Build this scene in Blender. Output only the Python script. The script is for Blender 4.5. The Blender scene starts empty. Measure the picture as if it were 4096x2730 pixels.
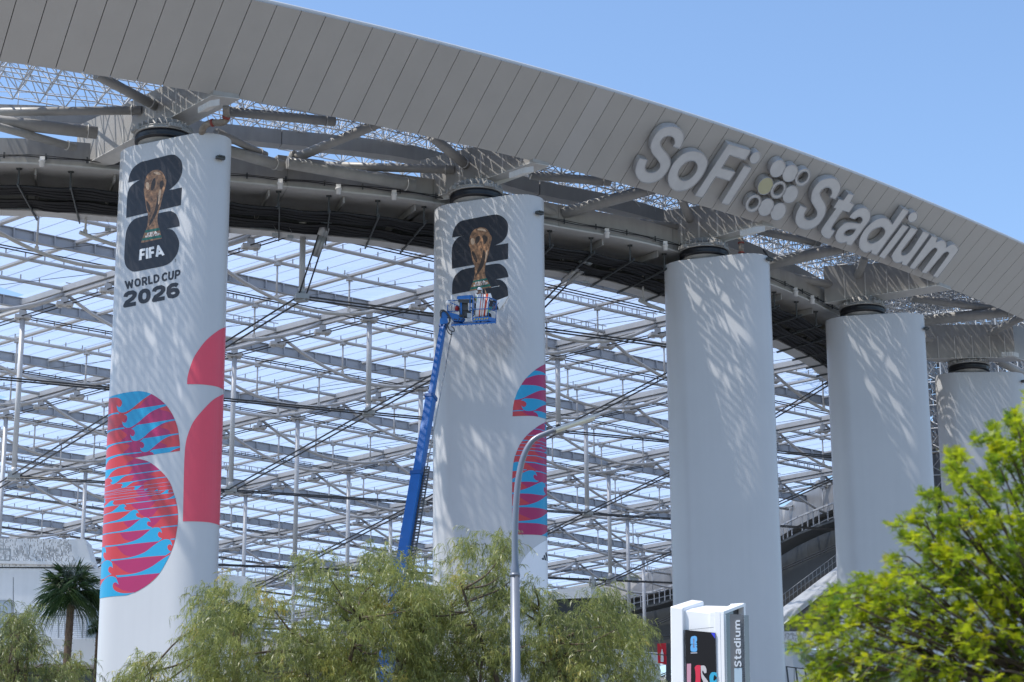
import bpy, bmesh, math, random
import numpy as np
from mathutils import Vector, Matrix
from mathutils.geometry import delaunay_2d_cdt

random.seed(7)
rng = np.random.default_rng(11)
R_ = math.radians
scene = bpy.context.scene
COL = scene.collection

# ------------------------------------------------------------------ camera
IW, IH, FPX = 4096.0, 2730.0, 8500.0
EYE = np.array([0.0, 0.0, 1.7])
_up = np.array([-185.0, 30820.0, -FPX]); _up /= np.linalg.norm(_up)
_fw = np.array([0, 0, -1.0]); _fh = _fw - _up * np.dot(_fw, _up); _fh /= np.linalg.norm(_fh)
_rt = np.cross(_fh, _up)
CAMR = np.stack([_rt, _fh, _up])          # world = CAMR @ camera axes

cam_data = bpy.data.cameras.new('camera')
cam = bpy.data.objects.new('camera', cam_data)
COL.objects.link(cam)
cam_data.sensor_width = 36.0
cam_data.lens = FPX / IW * 36.0
cam_data.clip_start = 0.5
cam_data.clip_end = 6000.0
M4 = Matrix([[*CAMR[0], EYE[0]], [*CAMR[1], EYE[1]], [*CAMR[2], EYE[2]], [0, 0, 0, 1]])
cam.matrix_world = M4
cam_data.dof.use_dof = True
cam_data.dof.focus_distance = 100.0
cam_data.dof.aperture_fstop = 3.2
scene.camera = cam

# ------------------------------------------------------------------ light
SUN_ELEV = R_(61.0)
SUN_DIR = np.array([-0.97 * math.cos(SUN_ELEV), -0.243 * math.cos(SUN_ELEV), math.sin(SUN_ELEV)])
world = bpy.data.worlds.new('World')
scene.world = world
world.use_nodes = True
wn = world.node_tree.nodes; wl = world.node_tree.links
bg = wn['Background']
sky = wn.new('ShaderNodeTexSky')
sky.sky_type = 'NISHITA'
sky.sun_disc = False
sky.sun_elevation = SUN_ELEV
sky.sun_rotation = math.atan2(SUN_DIR[0], SUN_DIR[1])
sky.altitude = 30
sky.air_density = 1.0
sky.dust_density = 0.6
sky.ozone_density = 3.0
hs = wn.new('ShaderNodeHueSaturation'); hs.inputs['Saturation'].default_value = 1.03; hs.inputs['Value'].default_value = 1.15
wl.new(sky.outputs[0], hs.inputs['Color']); wl.new(hs.outputs[0], bg.inputs[0])
bg.inputs[1].default_value = 0.15
sun_data = bpy.data.lights.new('sun', 'SUN')
sun_data.energy = 4.1
sun_data.angle = R_(0.53)
sun_data.color = (1.0, 0.95, 0.88)
sun = bpy.data.objects.new('sun', sun_data)
COL.objects.link(sun)
sun.rotation_euler = Vector(SUN_DIR).to_track_quat('Z', 'Y').to_euler()
sun.location = (-60, 40, 120)
vs = scene.view_settings
vs.view_transform = 'Standard'; vs.look = 'None'; vs.gamma = 1.0; vs.use_curve_mapping = False
vs.exposure = 0.42
scene.cycles.max_bounces = 7
scene.cycles.diffuse_bounces = 4
scene.cycles.glossy_bounces = 3
scene.cycles.transmission_bounces = 4
scene.cycles.transparent_max_bounces = 12
scene.cycles.caustics_reflective = False
scene.cycles.caustics_refractive = False

# ------------------------------------------------------------------ pixels of the survey -> places
def ray(px, py):
    d = np.array([px - IW / 2, IH / 2 - py, -FPX])
    return CAMR @ d
def at_z(px, py, z):
    d = ray(px, py); return EYE + d * ((z - EYE[2]) / d[2])
def at_y(px, py, y):
    d = ray(px, py); return EYE + d * ((y - EYE[1]) / d[1])
def proj(P):
    q = CAMR.T @ (np.asarray(P, float) - EYE)
    return np.array([IW / 2 + FPX * q[0] / -q[2], IH / 2 - FPX * q[1] / -q[2]])

# ------------------------------------------------------------------ materials
MATS = {}
def mat(name, col, rough=0.6, metal=0.0, var=0.0, scale=1.0, bump=0.0, bscale=20.0, streak=0.0, spec=None, emit=None, coords='Object'):
    if name in MATS: return MATS[name]
    m = bpy.data.materials.new(name); m.use_nodes = True
    n = m.node_tree.nodes; l = m.node_tree.links; b = n['Principled BSDF']
    b.inputs['Base Color'].default_value = (*col, 1)
    b.inputs['Roughness'].default_value = rough
    b.inputs['Metallic'].default_value = metal
    if spec is not None: b.inputs['Specular IOR Level'].default_value = spec
    tc = None
    if var or bump or streak:
        tc = n.new('ShaderNodeNewGeometry')
        src = tc.outputs['Position']
    if var:
        nz = n.new('ShaderNodeTexNoise'); nz.inputs['Scale'].default_value = scale
        nz.inputs['Detail'].default_value = 5; nz.inputs['Roughness'].default_value = 0.6
        l.new(src, nz.inputs['Vector'])
        mr = n.new('ShaderNodeMapRange'); mr.inputs[1].default_value = 0.3; mr.inputs[2].default_value = 0.7
        mr.inputs[3].default_value = 1 - var; mr.inputs[4].default_value = 1 + var
        l.new(nz.outputs[0], mr.inputs[0])
        fac = mr.outputs[0]
        if streak:
            mp = n.new('ShaderNodeMapping'); mp.inputs['Scale'].default_value = (3.0, 3.0, 0.12)
            l.new(src, mp.inputs[0])
            n2 = n.new('ShaderNodeTexNoise'); n2.inputs['Scale'].default_value = 1.0; n2.inputs['Detail'].default_value = 6
            l.new(mp.outputs[0], n2.inputs['Vector'])
            m2 = n.new('ShaderNodeMapRange'); m2.inputs[1].default_value = 0.35; m2.inputs[2].default_value = 0.75
            m2.inputs[3].default_value = 1.0; m2.inputs[4].default_value = 1 - streak
            l.new(n2.outputs[0], m2.inputs[0])
            mu = n.new('ShaderNodeMath'); mu.operation = 'MULTIPLY'
            l.new(fac, mu.inputs[0]); l.new(m2.outputs[0], mu.inputs[1]); fac = mu.outputs[0]
        vm = n.new('ShaderNodeVectorMath'); vm.operation = 'SCALE'
        vm.inputs[0].default_value = col; l.new(fac, vm.inputs['Scale'])
        l.new(vm.outputs[0], b.inputs['Base Color'])
        rr = n.new('ShaderNodeMapRange'); rr.inputs[3].default_value = max(0.02, rough - 0.08); rr.inputs[4].default_value = min(1, rough + 0.08)
        l.new(nz.outputs[0], rr.inputs[0]); l.new(rr.outputs[0], b.inputs['Roughness'])
    if bump:
        nb = n.new('ShaderNodeTexNoise'); nb.inputs['Scale'].default_value = bscale; nb.inputs['Detail'].default_value = 4
        l.new(src, nb.inputs['Vector'])
        bp = n.new('ShaderNodeBump'); bp.inputs['Strength'].default_value = bump; bp.inputs['Distance'].default_value = 0.02
        l.new(nb.outputs[0], bp.inputs['Height']); l.new(bp.outputs[0], b.inputs['Normal'])
    if emit:
        b.inputs['Emission Color'].default_value = (*emit[0], 1); b.inputs['Emission Strength'].default_value = emit[1]
    MATS[name] = m
    return m

def leaf_mat(name, c1, c2, trans=0.35, scale=1.2, rough=0.5, c3=None):
    if name in MATS: return MATS[name]
    m = bpy.data.materials.new(name); m.use_nodes = True
    n = m.node_tree.nodes; l = m.node_tree.links
    b = n['Principled BSDF']; out = n['Material Output']
    geo = n.new('ShaderNodeNewGeometry')
    nz = n.new('ShaderNodeTexNoise'); nz.inputs['Scale'].default_value = scale; nz.inputs['Detail'].default_value = 3
    l.new(geo.outputs['Position'], nz.inputs['Vector'])
    at = n.new('ShaderNodeAttribute'); at.attribute_name = 'tint'
    ad = n.new('ShaderNodeMath'); ad.operation = 'ADD'
    sb = n.new('ShaderNodeMapRange'); sb.inputs[1].default_value = 0.3; sb.inputs[2].default_value = 0.7; sb.inputs[3].default_value = -0.3; sb.inputs[4].default_value = 0.3
    l.new(nz.outputs[0], sb.inputs[0]); l.new(sb.outputs[0], ad.inputs[0]); l.new(at.outputs['Fac'], ad.inputs[1])
    cr = n.new('ShaderNodeValToRGB'); cr.color_ramp.elements[0].color = (*c1, 1); cr.color_ramp.elements[1].color = (*c2, 1)
    cr.color_ramp.elements[0].position = 0.1; cr.color_ramp.elements[1].position = 0.85
    if c3:
        e = cr.color_ramp.elements.new(1.0); e.color = (*c3, 1)
    l.new(ad.outputs[0], cr.inputs[0])
    l.new(cr.outputs[0], b.inputs['Base Color']); b.inputs['Roughness'].default_value = rough
    tr = n.new('ShaderNodeBsdfTranslucent'); l.new(cr.outputs[0], tr.inputs[0])
    mx = n.new('ShaderNodeMixShader'); mx.inputs[0].default_value = trans
    l.new(b.outputs[0], mx.inputs[1]); l.new(tr.outputs[0], mx.inputs[2]); l.new(mx.outputs[0], out.inputs[0])
    MATS[name] = m
    return m

M_col = mat('column_paint', (0.52, 0.53, 0.545), 0.32, var=0.035, scale=0.25, bump=0.04, bscale=3, streak=0.025)
M_steel = mat('grey_painted_steel', (0.34, 0.335, 0.325), 0.45, var=0.09, scale=0.8, streak=0.12)
M_steel2 = mat('light_painted_steel', (0.55, 0.545, 0.53), 0.5, var=0.08, scale=0.6, streak=0.08)
M_truss = mat('truss_grey_paint', (0.55, 0.56, 0.57), 0.4, var=0.06, scale=1.0)
M_fascia = mat('anodised_fascia_panel', (0.44, 0.432, 0.42), 0.45, metal=0.1, var=0.03, scale=0.5)
M_dark = mat('black_cable', (0.012, 0.013, 0.016), 0.6, var=0.2, scale=4)
M_cable = mat('dark_strand_cable', (0.035, 0.038, 0.042), 0.5, var=0.2, scale=6)
M_gap = mat('seam_backing', (0.03, 0.03, 0.032), 0.8, var=0.2, scale=2)
M_brack = mat('dark_bracket_steel', (0.055, 0.062, 0.065), 0.55, var=0.15, scale=3)
M_black = mat('black_rubber_bearing', (0.006, 0.006, 0.009), 0.35, var=0.2, scale=6)
M_galv = mat('galvanised_steel', (0.36, 0.37, 0.375), 0.45, metal=0.4, var=0.12, scale=3)
M_white = mat('white_render', (0.78, 0.78, 0.78), 0.6, var=0.04, scale=0.7, streak=0.05)
M_conc = mat('warm_concrete', (0.25, 0.24, 0.225), 0.85, var=0.12, scale=0.3, bump=0.2, bscale=6)

# ------------------------------------------------------------------ mesh builder
def nrm(v):
    v = np.asarray(v, float); return v / (np.linalg.norm(v) + 1e-12)
def frame(d):
    d = nrm(d); u = np.cross(d, [0, 0, 1.0])
    if np.linalg.norm(u) < 1e-3: u = np.array([1.0, 0, 0])
    u = nrm(u); v = np.cross(u, d); return u, v
class MB:
    def __init__(s): s.v = []; s.f = []; s.sm = []
    def add(s, vs_, fs_, smooth=False):
        o = len(s.v); s.v += [tuple(map(float, p)) for p in vs_]
        s.f += [tuple(i + o for i in f) for f in fs_]; s.sm += [smooth] * len(fs_); return s
    def hexa(s, c8):
        return s.add(c8, [(0, 3, 2, 1), (4, 5, 6, 7), (0, 1, 5, 4), (1, 2, 6, 5), (2, 3, 7, 6), (3, 0, 4, 7)])
    def box(s, c, hx, hy=None, hz=None):
        c = np.asarray(c, float)
        if hy is None: hx, hy, hz = (hx[0], 0, 0), (0, hx[1], 0), (0, 0, hx[2])
        hx, hy, hz = map(lambda a: np.asarray(a, float), (hx, hy, hz))
        return s.hexa([c - hx - hy - hz, c + hx - hy - hz, c + hx + hy - hz, c - hx + hy - hz,
                       c - hx - hy + hz, c + hx - hy + hz, c + hx + hy + hz, c - hx + hy + hz])
    def beam(s, p, q, w, h, up=(0, 0, 1.0)):
        p = np.asarray(p, float); q = np.asarray(q, float); d = nrm(q - p)
        u = np.cross(d, up)
        if np.linalg.norm(u) < 1e-3: u = np.array([1.0, 0, 0])
        u = nrm(u); v = np.cross(u, d)
        return s.box((p + q) / 2, (q - p) / 2, u * w / 2, v * h / 2)
    def tube(s, p, q, r, n=8, r2=None, caps=True):
        p = np.asarray(p, float); q = np.asarray(q, float); u, v = frame(q - p); r2 = r if r2 is None else r2
        a = np.linspace(0, 2 * math.pi, n, endpoint=False)
        ring = np.outer(np.cos(a), u) + np.outer(np.sin(a), v)
        vs_ = list(p + ring * r) + list(q + ring * r2)
        fs_ = [(i, (i + 1) % n, n + (i + 1) % n, n + i) for i in range(n)]
        s.add(vs_, fs_, True)
        if caps:
            o = len(s.v) - 2 * n
            s.f += [tuple(o + i for i in reversed(range(n))), tuple(o + n + i for i in range(n))]; s.sm += [False, False]
        return s
    def path(s, pts, r, n=6, caps=True):
        pts = [np.asarray(p, float) for p in pts]; m = len(pts)
        rr = r if hasattr(r, '__len__') else [r] * m
        a = np.linspace(0, 2 * math.pi, n, endpoint=False); o = len(s.v); pu = None
        for i, p in enumerate(pts):
            d = nrm(pts[min(i + 1, m - 1)] - pts[max(i - 1, 0)])
            if pu is None: u, v = frame(d)
            else:
                u = nrm(pu - d * np.dot(pu, d)); v = np.cross(u, d)
            pu = u
            s.v += [tuple(x) for x in (p + (np.outer(np.cos(a), u) + np.outer(np.sin(a), v)) * rr[i])]
        for i in range(m - 1):
            for k in range(n):
                k2 = (k + 1) % n
                s.f.append((o + i * n + k, o + i * n + k2, o + (i + 1) * n + k2, o + (i + 1) * n + k)); s.sm.append(True)
        if caps:
            s.f += [tuple(o + k for k in range(n)), tuple(o + (m - 1) * n + k for k in reversed(range(n)))]; s.sm += [False, False]
        return s
    def sweep(s, pts, sec, closed=True):
        """sec = [(sideways, up)] carried along pts, sideways horizontal (towards the left of travel)."""
        pts = [np.asarray(p, float) for p in pts]; m = len(pts); n = len(sec); o = len(s.v)
        for i, p in enumerate(pts):
            d = pts[min(i + 1, m - 1)] - pts[max(i - 1, 0)]; d = nrm([d[0], d[1], 0]); u = np.array([-d[1], d[0], 0])
            s.v += [tuple(p + u * a + np.array([0, 0, b])) for a, b in sec]
        rg = range(n) if closed else range(n - 1)
        for i in range(m - 1):
            for k in rg:
                k2 = (k + 1) % n
                s.f.append((o + i * n + k, o + (i + 1) * n + k, o + (i + 1) * n + k2, o + i * n + k2)); s.sm.append(False)
        if closed:
            s.f += [tuple(o + k for k in range(n)), tuple(o + (m - 1) * n + k for k in reversed(range(n)))]; s.sm += [False, False]
        return s
    def lathe(s, c, prof, n=32, axis=None):
        """prof = [(radius, height)] about a vertical axis through c"""
        c = np.asarray(c, float); o = len(s.v); a = np.linspace(0, 2 * math.pi, n, endpoint=False)
        for r, h in prof:
            s.v += [(c[0] + r * math.cos(t), c[1] + r * math.sin(t), c[2] + h) for t in a]
        for i in range(len(prof) - 1):
            for k in range(n):
                k2 = (k + 1) % n
                s.f.append((o + i * n + k, o + i * n + k2, o + (i + 1) * n + k2, o + (i + 1) * n + k)); s.sm.append(True)
        return s
    def prism(s, loop, vec):
        loop = [np.asarray(p, float) for p in loop]; vec = np.asarray(vec, float); n = len(loop)
        return s.add(loop + [p + vec for p in loop], [tuple(reversed(range(n))), tuple(range(n, 2 * n))] + [(i, (i + 1) % n, n + (i + 1) % n, n + i) for i in range(n)])
    def build(s, name, m, parent=None, origin=None, fix=True):
        me = bpy.data.meshes.new(name)
        org = np.zeros(3)
        if parent is not None: org = np.array(parent.get('_o', (0, 0, 0)))
        elif origin is not None: org = np.asarray(origin, float)
        V = np.array(s.v, float).reshape(-1, 3) - org
        me.from_pydata(V.tolist(), [], s.f)
        me.polygons.foreach_set('use_smooth', s.sm)
        me.update()
        if fix:
            b = bmesh.new(); b.from_mesh(me); bmesh.ops.recalc_face_normals(b, faces=b.faces); b.to_mesh(me); b.free()
        if m: me.materials.append(m)
        o = bpy.data.objects.new(name, me); COL.objects.link(o)
        if parent is not None:
            o.parent = parent
            o['_o'] = [float(x) for x in org]
        else:
            o.location = org; o['_o'] = [float(x) for x in org]
        return o
def tag(o, label=None, cat=None, group=None, kind=None):
    if label: o['label'] = label
    if cat: o['category'] = cat
    if group: o['group'] = group
    if kind: o['kind'] = kind
    return o
def thing(name, loc, label, cat, group=None, kind=None):
    o = bpy.data.objects.new(name, None); COL.objects.link(o); o.location = [float(x) for x in loc]
    o['_o'] = [float(x) for x in loc]
    o.empty_display_size = 0.5
    return tag(o, label, cat, group, kind)

# ------------------------------------------------------------------ drawing helpers for lettering and print
def spline(pts, closed=True, k=6):
    """(x, y) points are smooth, (x, y, 1) points are corners"""
    n = len(pts); P = [np.array(p[:2], float) for p in pts]; cor = [len(p) > 2 for p in pts]; out = []
    rg = range(n) if closed else range(n - 1)
    for i in rg:
        a, b = P[i], P[(i + 1) % n]
        if cor[i] and cor[(i + 1) % n]: out.append(a); continue
        p0 = P[(i - 1) % n] if (closed or i > 0) else a
        p3 = P[(i + 2) % n] if (closed or i + 2 < n) else b
        if cor[i]: p0 = a + (a - b) * 0.0 + (a - b) * 0.3
        if cor[(i + 1) % n]: p3 = b + (b - a) * 0.3
        for j in range(k):
            t = j / k; t2 = t * t; t3 = t2 * t
            out.append(0.5 * ((2 * a) + (b - p0) * t + (2 * p0 - 5 * a + 4 * b - p3) * t2 + (3 * a - p0 - 3 * b + p3) * t3))
    if not closed: out.append(P[-1])
    return [tuple(o) for o in out]
def cdt(polys, edges=(), outer=None):
    """triangulate overlapping polygons; returns verts, [(tri, set of polygon ids)]"""
    vs_ = []; es = []
    for p in polys:
        o = len(vs_); n = len(p); vs_ += [Vector((float(a), float(b))) for a, b in p]; es += [(o + i, o + (i + 1) % n) for i in range(n)]
    for (a, b) in edges:
        o = len(vs_); vs_ += [Vector(a), Vector(b)]; es.append((o, o + 1))
    r = delaunay_2d_cdt(vs_, es, [], 0, 1e-5, False)
    V = np.array([tuple(v) for v in r[0]]); T = np.array([t for t in r[2] if len(t) == 3])
    c = V[T].mean(1); own = [set() for _ in T]
    for k, p in enumerate(polys):
        P = np.array(p, float); Q = np.roll(P, -1, 0)
        m = np.where((c[:, 0] >= P[:, 0].min()) & (c[:, 0] <= P[:, 0].max()) & (c[:, 1] >= P[:, 1].min()) & (c[:, 1] <= P[:, 1].max()))[0]
        if not len(m): continue
        x = c[m, 0][:, None]; y = c[m, 1][:, None]
        with np.errstate(all='ignore'):
            cr = ((P[:, 1] > y) != (Q[:, 1] > y)) & (x < (Q[:, 0] - P[:, 0]) * (y - P[:, 1]) / (Q[:, 1] - P[:, 1]) + P[:, 0])
        for i in m[(cr.sum(1) % 2) == 1]: own[i].add(k)
    # keep one winding
    a, b, d = V[T[:, 0]], V[T[:, 1]], V[T[:, 2]]
    fl = ((b[:, 0] - a[:, 0]) * (d[:, 1] - a[:, 1]) - (d[:, 0] - a[:, 0]) * (b[:, 1] - a[:, 1])) < 0
    T[fl] = T[fl][:, ::-1]
    return [tuple(v) for v in V], [(tuple(int(q) for q in t), o) for t, o in zip(T, own)]
def stroke(pts, w, closed=False, caps='butt'):
    """centre line -> list of quads and joint discs covering a stroke of width w"""
    out = []; P = [np.array(p, float) for p in pts]; n = len(P); rg = range(n if closed else n - 1)
    for i in rg:
        a, b = P[i], P[(i + 1) % n]; d = b - a; L = np.linalg.norm(d)
        if L < 1e-6: continue
        d /= L; u = np.array([-d[1], d[0]]) * w / 2
        out.append([a + u, a - u, b - u, b + u])
    for i in range(n):
        if not closed and i in (0, n - 1) and caps == 'butt': continue
        t = np.linspace(0, 2 * math.pi, 12, endpoint=False)
        out.append([P[i] + w / 2 * np.array([math.cos(x), math.sin(x)]) for x in t])
    return [[(float(a), float(b)) for a, b in q] for q in out]
def solid(polys, holes, mapf, depth0, depth1, bevel=None):
    """union of polys minus holes, mapped by mapf(x, y, offset), front at depth1, back at depth0"""
    V, T = cdt(list(polys) + list(holes)); nP = len(polys)
    ins = [t for t, o in T if any(k < nP for k in o) and not any(k >= nP for k in o)]
    used = sorted({i for t in ins for i in t}); rm = {u: k for k, u in enumerate(used)}
    fr = [mapf(*V[u], depth1) for u in used]; bk = [mapf(*V[u], depth0) for u in used]; n = len(used)
    fs_ = [tuple(rm[i] for i in t) for t in ins]
    ec = {}
    for t in fs_:
        for i in range(3):
            a, b = t[i], t[(i + 1) % 3]; ec[(a, b)] = 1
    side = [(b, a, a + n, b + n) for (a, b) in ec if (b, a) not in ec]
    mb = MB(); mb.add(fr + bk, fs_ + side + [tuple(n + i for i in reversed(f)) for f in fs_])
    return mb
def part_run(items, name, build_one, stuff_build, limit=290):
    pass

# ------------------------------------------------------------------ ground
g = MB().add([(-1500, -300, 0), (1500, -300, 0), (1500, 2500, 0), (-1500, 2500, 0)], [(0, 1, 2, 3)])
tag(g.build('ground', mat('pale_ground', (0.22, 0.21, 0.195), 0.9, var=0.15, scale=0.05)), kind='structure')
g = MB().add([(-90, 62, .12), (120, 62, .12), (120, 300, .12), (-90, 300, .12)], [(0, 1, 2, 3)])
g.add([(-90, 62, 0), (120, 62, 0), (120, 62, .12), (-90, 62, .12)], [(0, 1, 2, 3)])
tag(g.build('plaza_pavement', M_conc), kind='structure')
g = MB().add([(-200, 14, .004), (200, 14, .004), (200, 30, .004), (-200, 30, .004)], [(0, 1, 2, 3)])
tag(g.build('road', mat('asphalt', (0.05, 0.05, 0.052), 0.9, var=0.2, scale=1.5, bump=0.3, bscale=40)), kind='structure')

# ------------------------------------------------------------------ columns
ZT = 39.2
CL, CB, CE = 1.616, 1.229, 1.52
COLS = [(-16.69, 99.38, 152.83), (-1.22, 108.55, 157.18), (12.02, 118.95, 160.73), (23.29, 131.24, 168.68), (33.15, 146.09, 178.86)]
class Shaft:
    def __init__(s, cx, cy, th):
        th = R_(th); s.c = np.array([cx, cy]); ax = np.array([math.cos(th), math.sin(th)]); ay = np.array([-ax[1], ax[0]])
        s.ax = ax; s.ay = ay
        # perimeter from the middle of the camera-side face (+ay) towards the outer end (-ax)
        P = []
        for t in np.linspace(0, 1, 5)[:-1]: P.append((-CL * t, CB))
        for t in np.linspace(90, 270, 49): P.append((-CL + CE * math.cos(R_(t)), CB * math.sin(R_(t))))
        for t in np.linspace(0, 1, 9)[1:-1]: P.append((-CL + 2 * CL * t, -CB))
        for t in np.linspace(-90, 90, 49): P.append((CL + CE * math.cos(R_(t)), CB * math.sin(R_(t))))
        for t in np.linspace(0, 1, 5)[1:]: P.append((CL - CL * t, CB))
        P = np.array(P); s.loc = P
        s.P = s.c + P[:, :1] * ax + P[:, 1:] * ay          # closed: last = first
        d = np.diff(s.P, axis=0); s.len = np.linalg.norm(d, axis=1); s.S = np.concatenate([[0], np.cumsum(s.len)]); s.total = s.S[-1]
        tn = d / s.len[:, None]; nn = np.stack([-tn[:, 1], tn[:, 0]], 1)
        if np.dot(nn[0], ay) < 0: nn = -nn
        vn = np.zeros_like(s.P); vn[:-1] += nn; vn[1:] += nn; vn[0] += nn[-1]; vn[-1] += nn[0]
        s.N = vn / np.linalg.norm(vn, axis=1)[:, None]
    def at(s, u, z, off=0.0):
        u = u % s.total; k = min(int(np.searchsorted(s.S, u, 'right')) - 1, len(s.len) - 1); t = (u - s.S[k]) / s.len[k]
        p = s.P[k] * (1 - t) + s.P[k + 1] * t; n = nrm(s.N[k] * (1 - t) + s.N[k + 1] * t)
        p = p + n * off
        return np.array([p[0], p[1], z])
    def hit(s, px, py):
        d = ray(px, py); D = d[:2]; A = s.P[:-1]; E = s.P[1:] - A
        den = D[0] * E[:, 1] - D[1] * E[:, 0]
        with np.errstate(all='ignore'):
            t = (A[:, 0] * E[:, 1] - A[:, 1] * E[:, 0]) / den
            w = (A[:, 0] * D[1] - A[:, 1] * D[0]) / den  # along the edge
        ok = (w >= -1e-9) & (w <= 1 + 1e-9) & (t > 0) & np.isfinite(t)
        if not ok.any(): return None
        k = np.where(ok)[0][np.argmin(t[ok])]
        u = s.S[k] + w[k] * s.len[k]
        if u > s.total / 2: u -= s.total
        return np.array([u, EYE[2] + t[k] * d[2]])
    def uv(s, px, py):
        h = s.hit(px, py)
        if h is not None: return h
        cx = proj((s.c[0], s.c[1], EYE[2] + 25))[0]; step = 1.0 if cx > px else -1.0; x = px; n = 0
        while h is None and n < 400: x += step; n += 1; h = s.hit(x, py)
        return np.array([h[0] - step * 0.03 * n, h[1]])
SH = [Shaft(*c) for c in COLS]

def dens(poly, m=7.0):
    out = []; n = len(poly)
    for i in range(n):
        a = np.array(poly[i][:2]); b = np.array(poly[(i + 1) % n][:2]); k = max(1, int(np.linalg.norm(b - a) / m))
        out += [tuple(a + (b - a) * j / k) for j in range(k)]
    return out
def crop(ox, oy, s):
    return lambda pts: [(ox + p[0] / s, oy + p[1] / s) + tuple(p[2:]) for p in pts]
def art(sh, outlines, layers, parent, off=0.012):
    """outlines: pixel polygons that clip; layers: [(name, material, [pixel polygons])], later ones lie over earlier ones"""
    polys = []; own = []
    def tr(p): return [tuple(sh.uv(*q)) for q in dens(p)]
    for o in outlines: polys.append(tr(o)); own.append(-1)
    for k, (nm, m, ps) in enumerate(layers):
        for p in ps: polys.append(tr(p)); own.append(k)
    lo = min(min(q[0] for q in p) for p in polys); hi = max(max(q[0] for q in p) for p in polys)
    zl = min(min(q[1] for q in p) for p in polys) - 1; zh = max(max(q[1] for q in p) for p in polys) + 1
    ed = [((u, zl), (u, zh)) for u in np.arange(lo + 0.07, hi, 0.16)]
    V, T = cdt(polys, ed)
    bins = {}
    for t, o in T:
        if outlines and not any(own[k] == -1 for k in o): continue
        ks = [own[k] for k in o if own[k] >= 0]
        if not ks: continue
        bins.setdefault(max(ks), []).append(t)
    for k, ts in sorted(bins.items()):
        nm, m, _ = layers[k]; used = sorted({i for t in ts for i in t}); rm = {u: j for j, u in enumerate(used)}
        mb = MB(); mb.add([sh.at(V[u][0], V[u][1], off) for u in used], [tuple(rm[i] for i in t) for t in ts], False)
        o = mb.build(nm, m, parent, fix=False)
        # faces look outwards
        me = o.data; c = sh.c
        p = me.polygons[0]; w = np.array(p.center) + np.array(parent['_o'])
        if np.dot(np.array(p.normal)[:2], w[:2] - sh.c) < 0:
            me.flip_normals()

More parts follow.
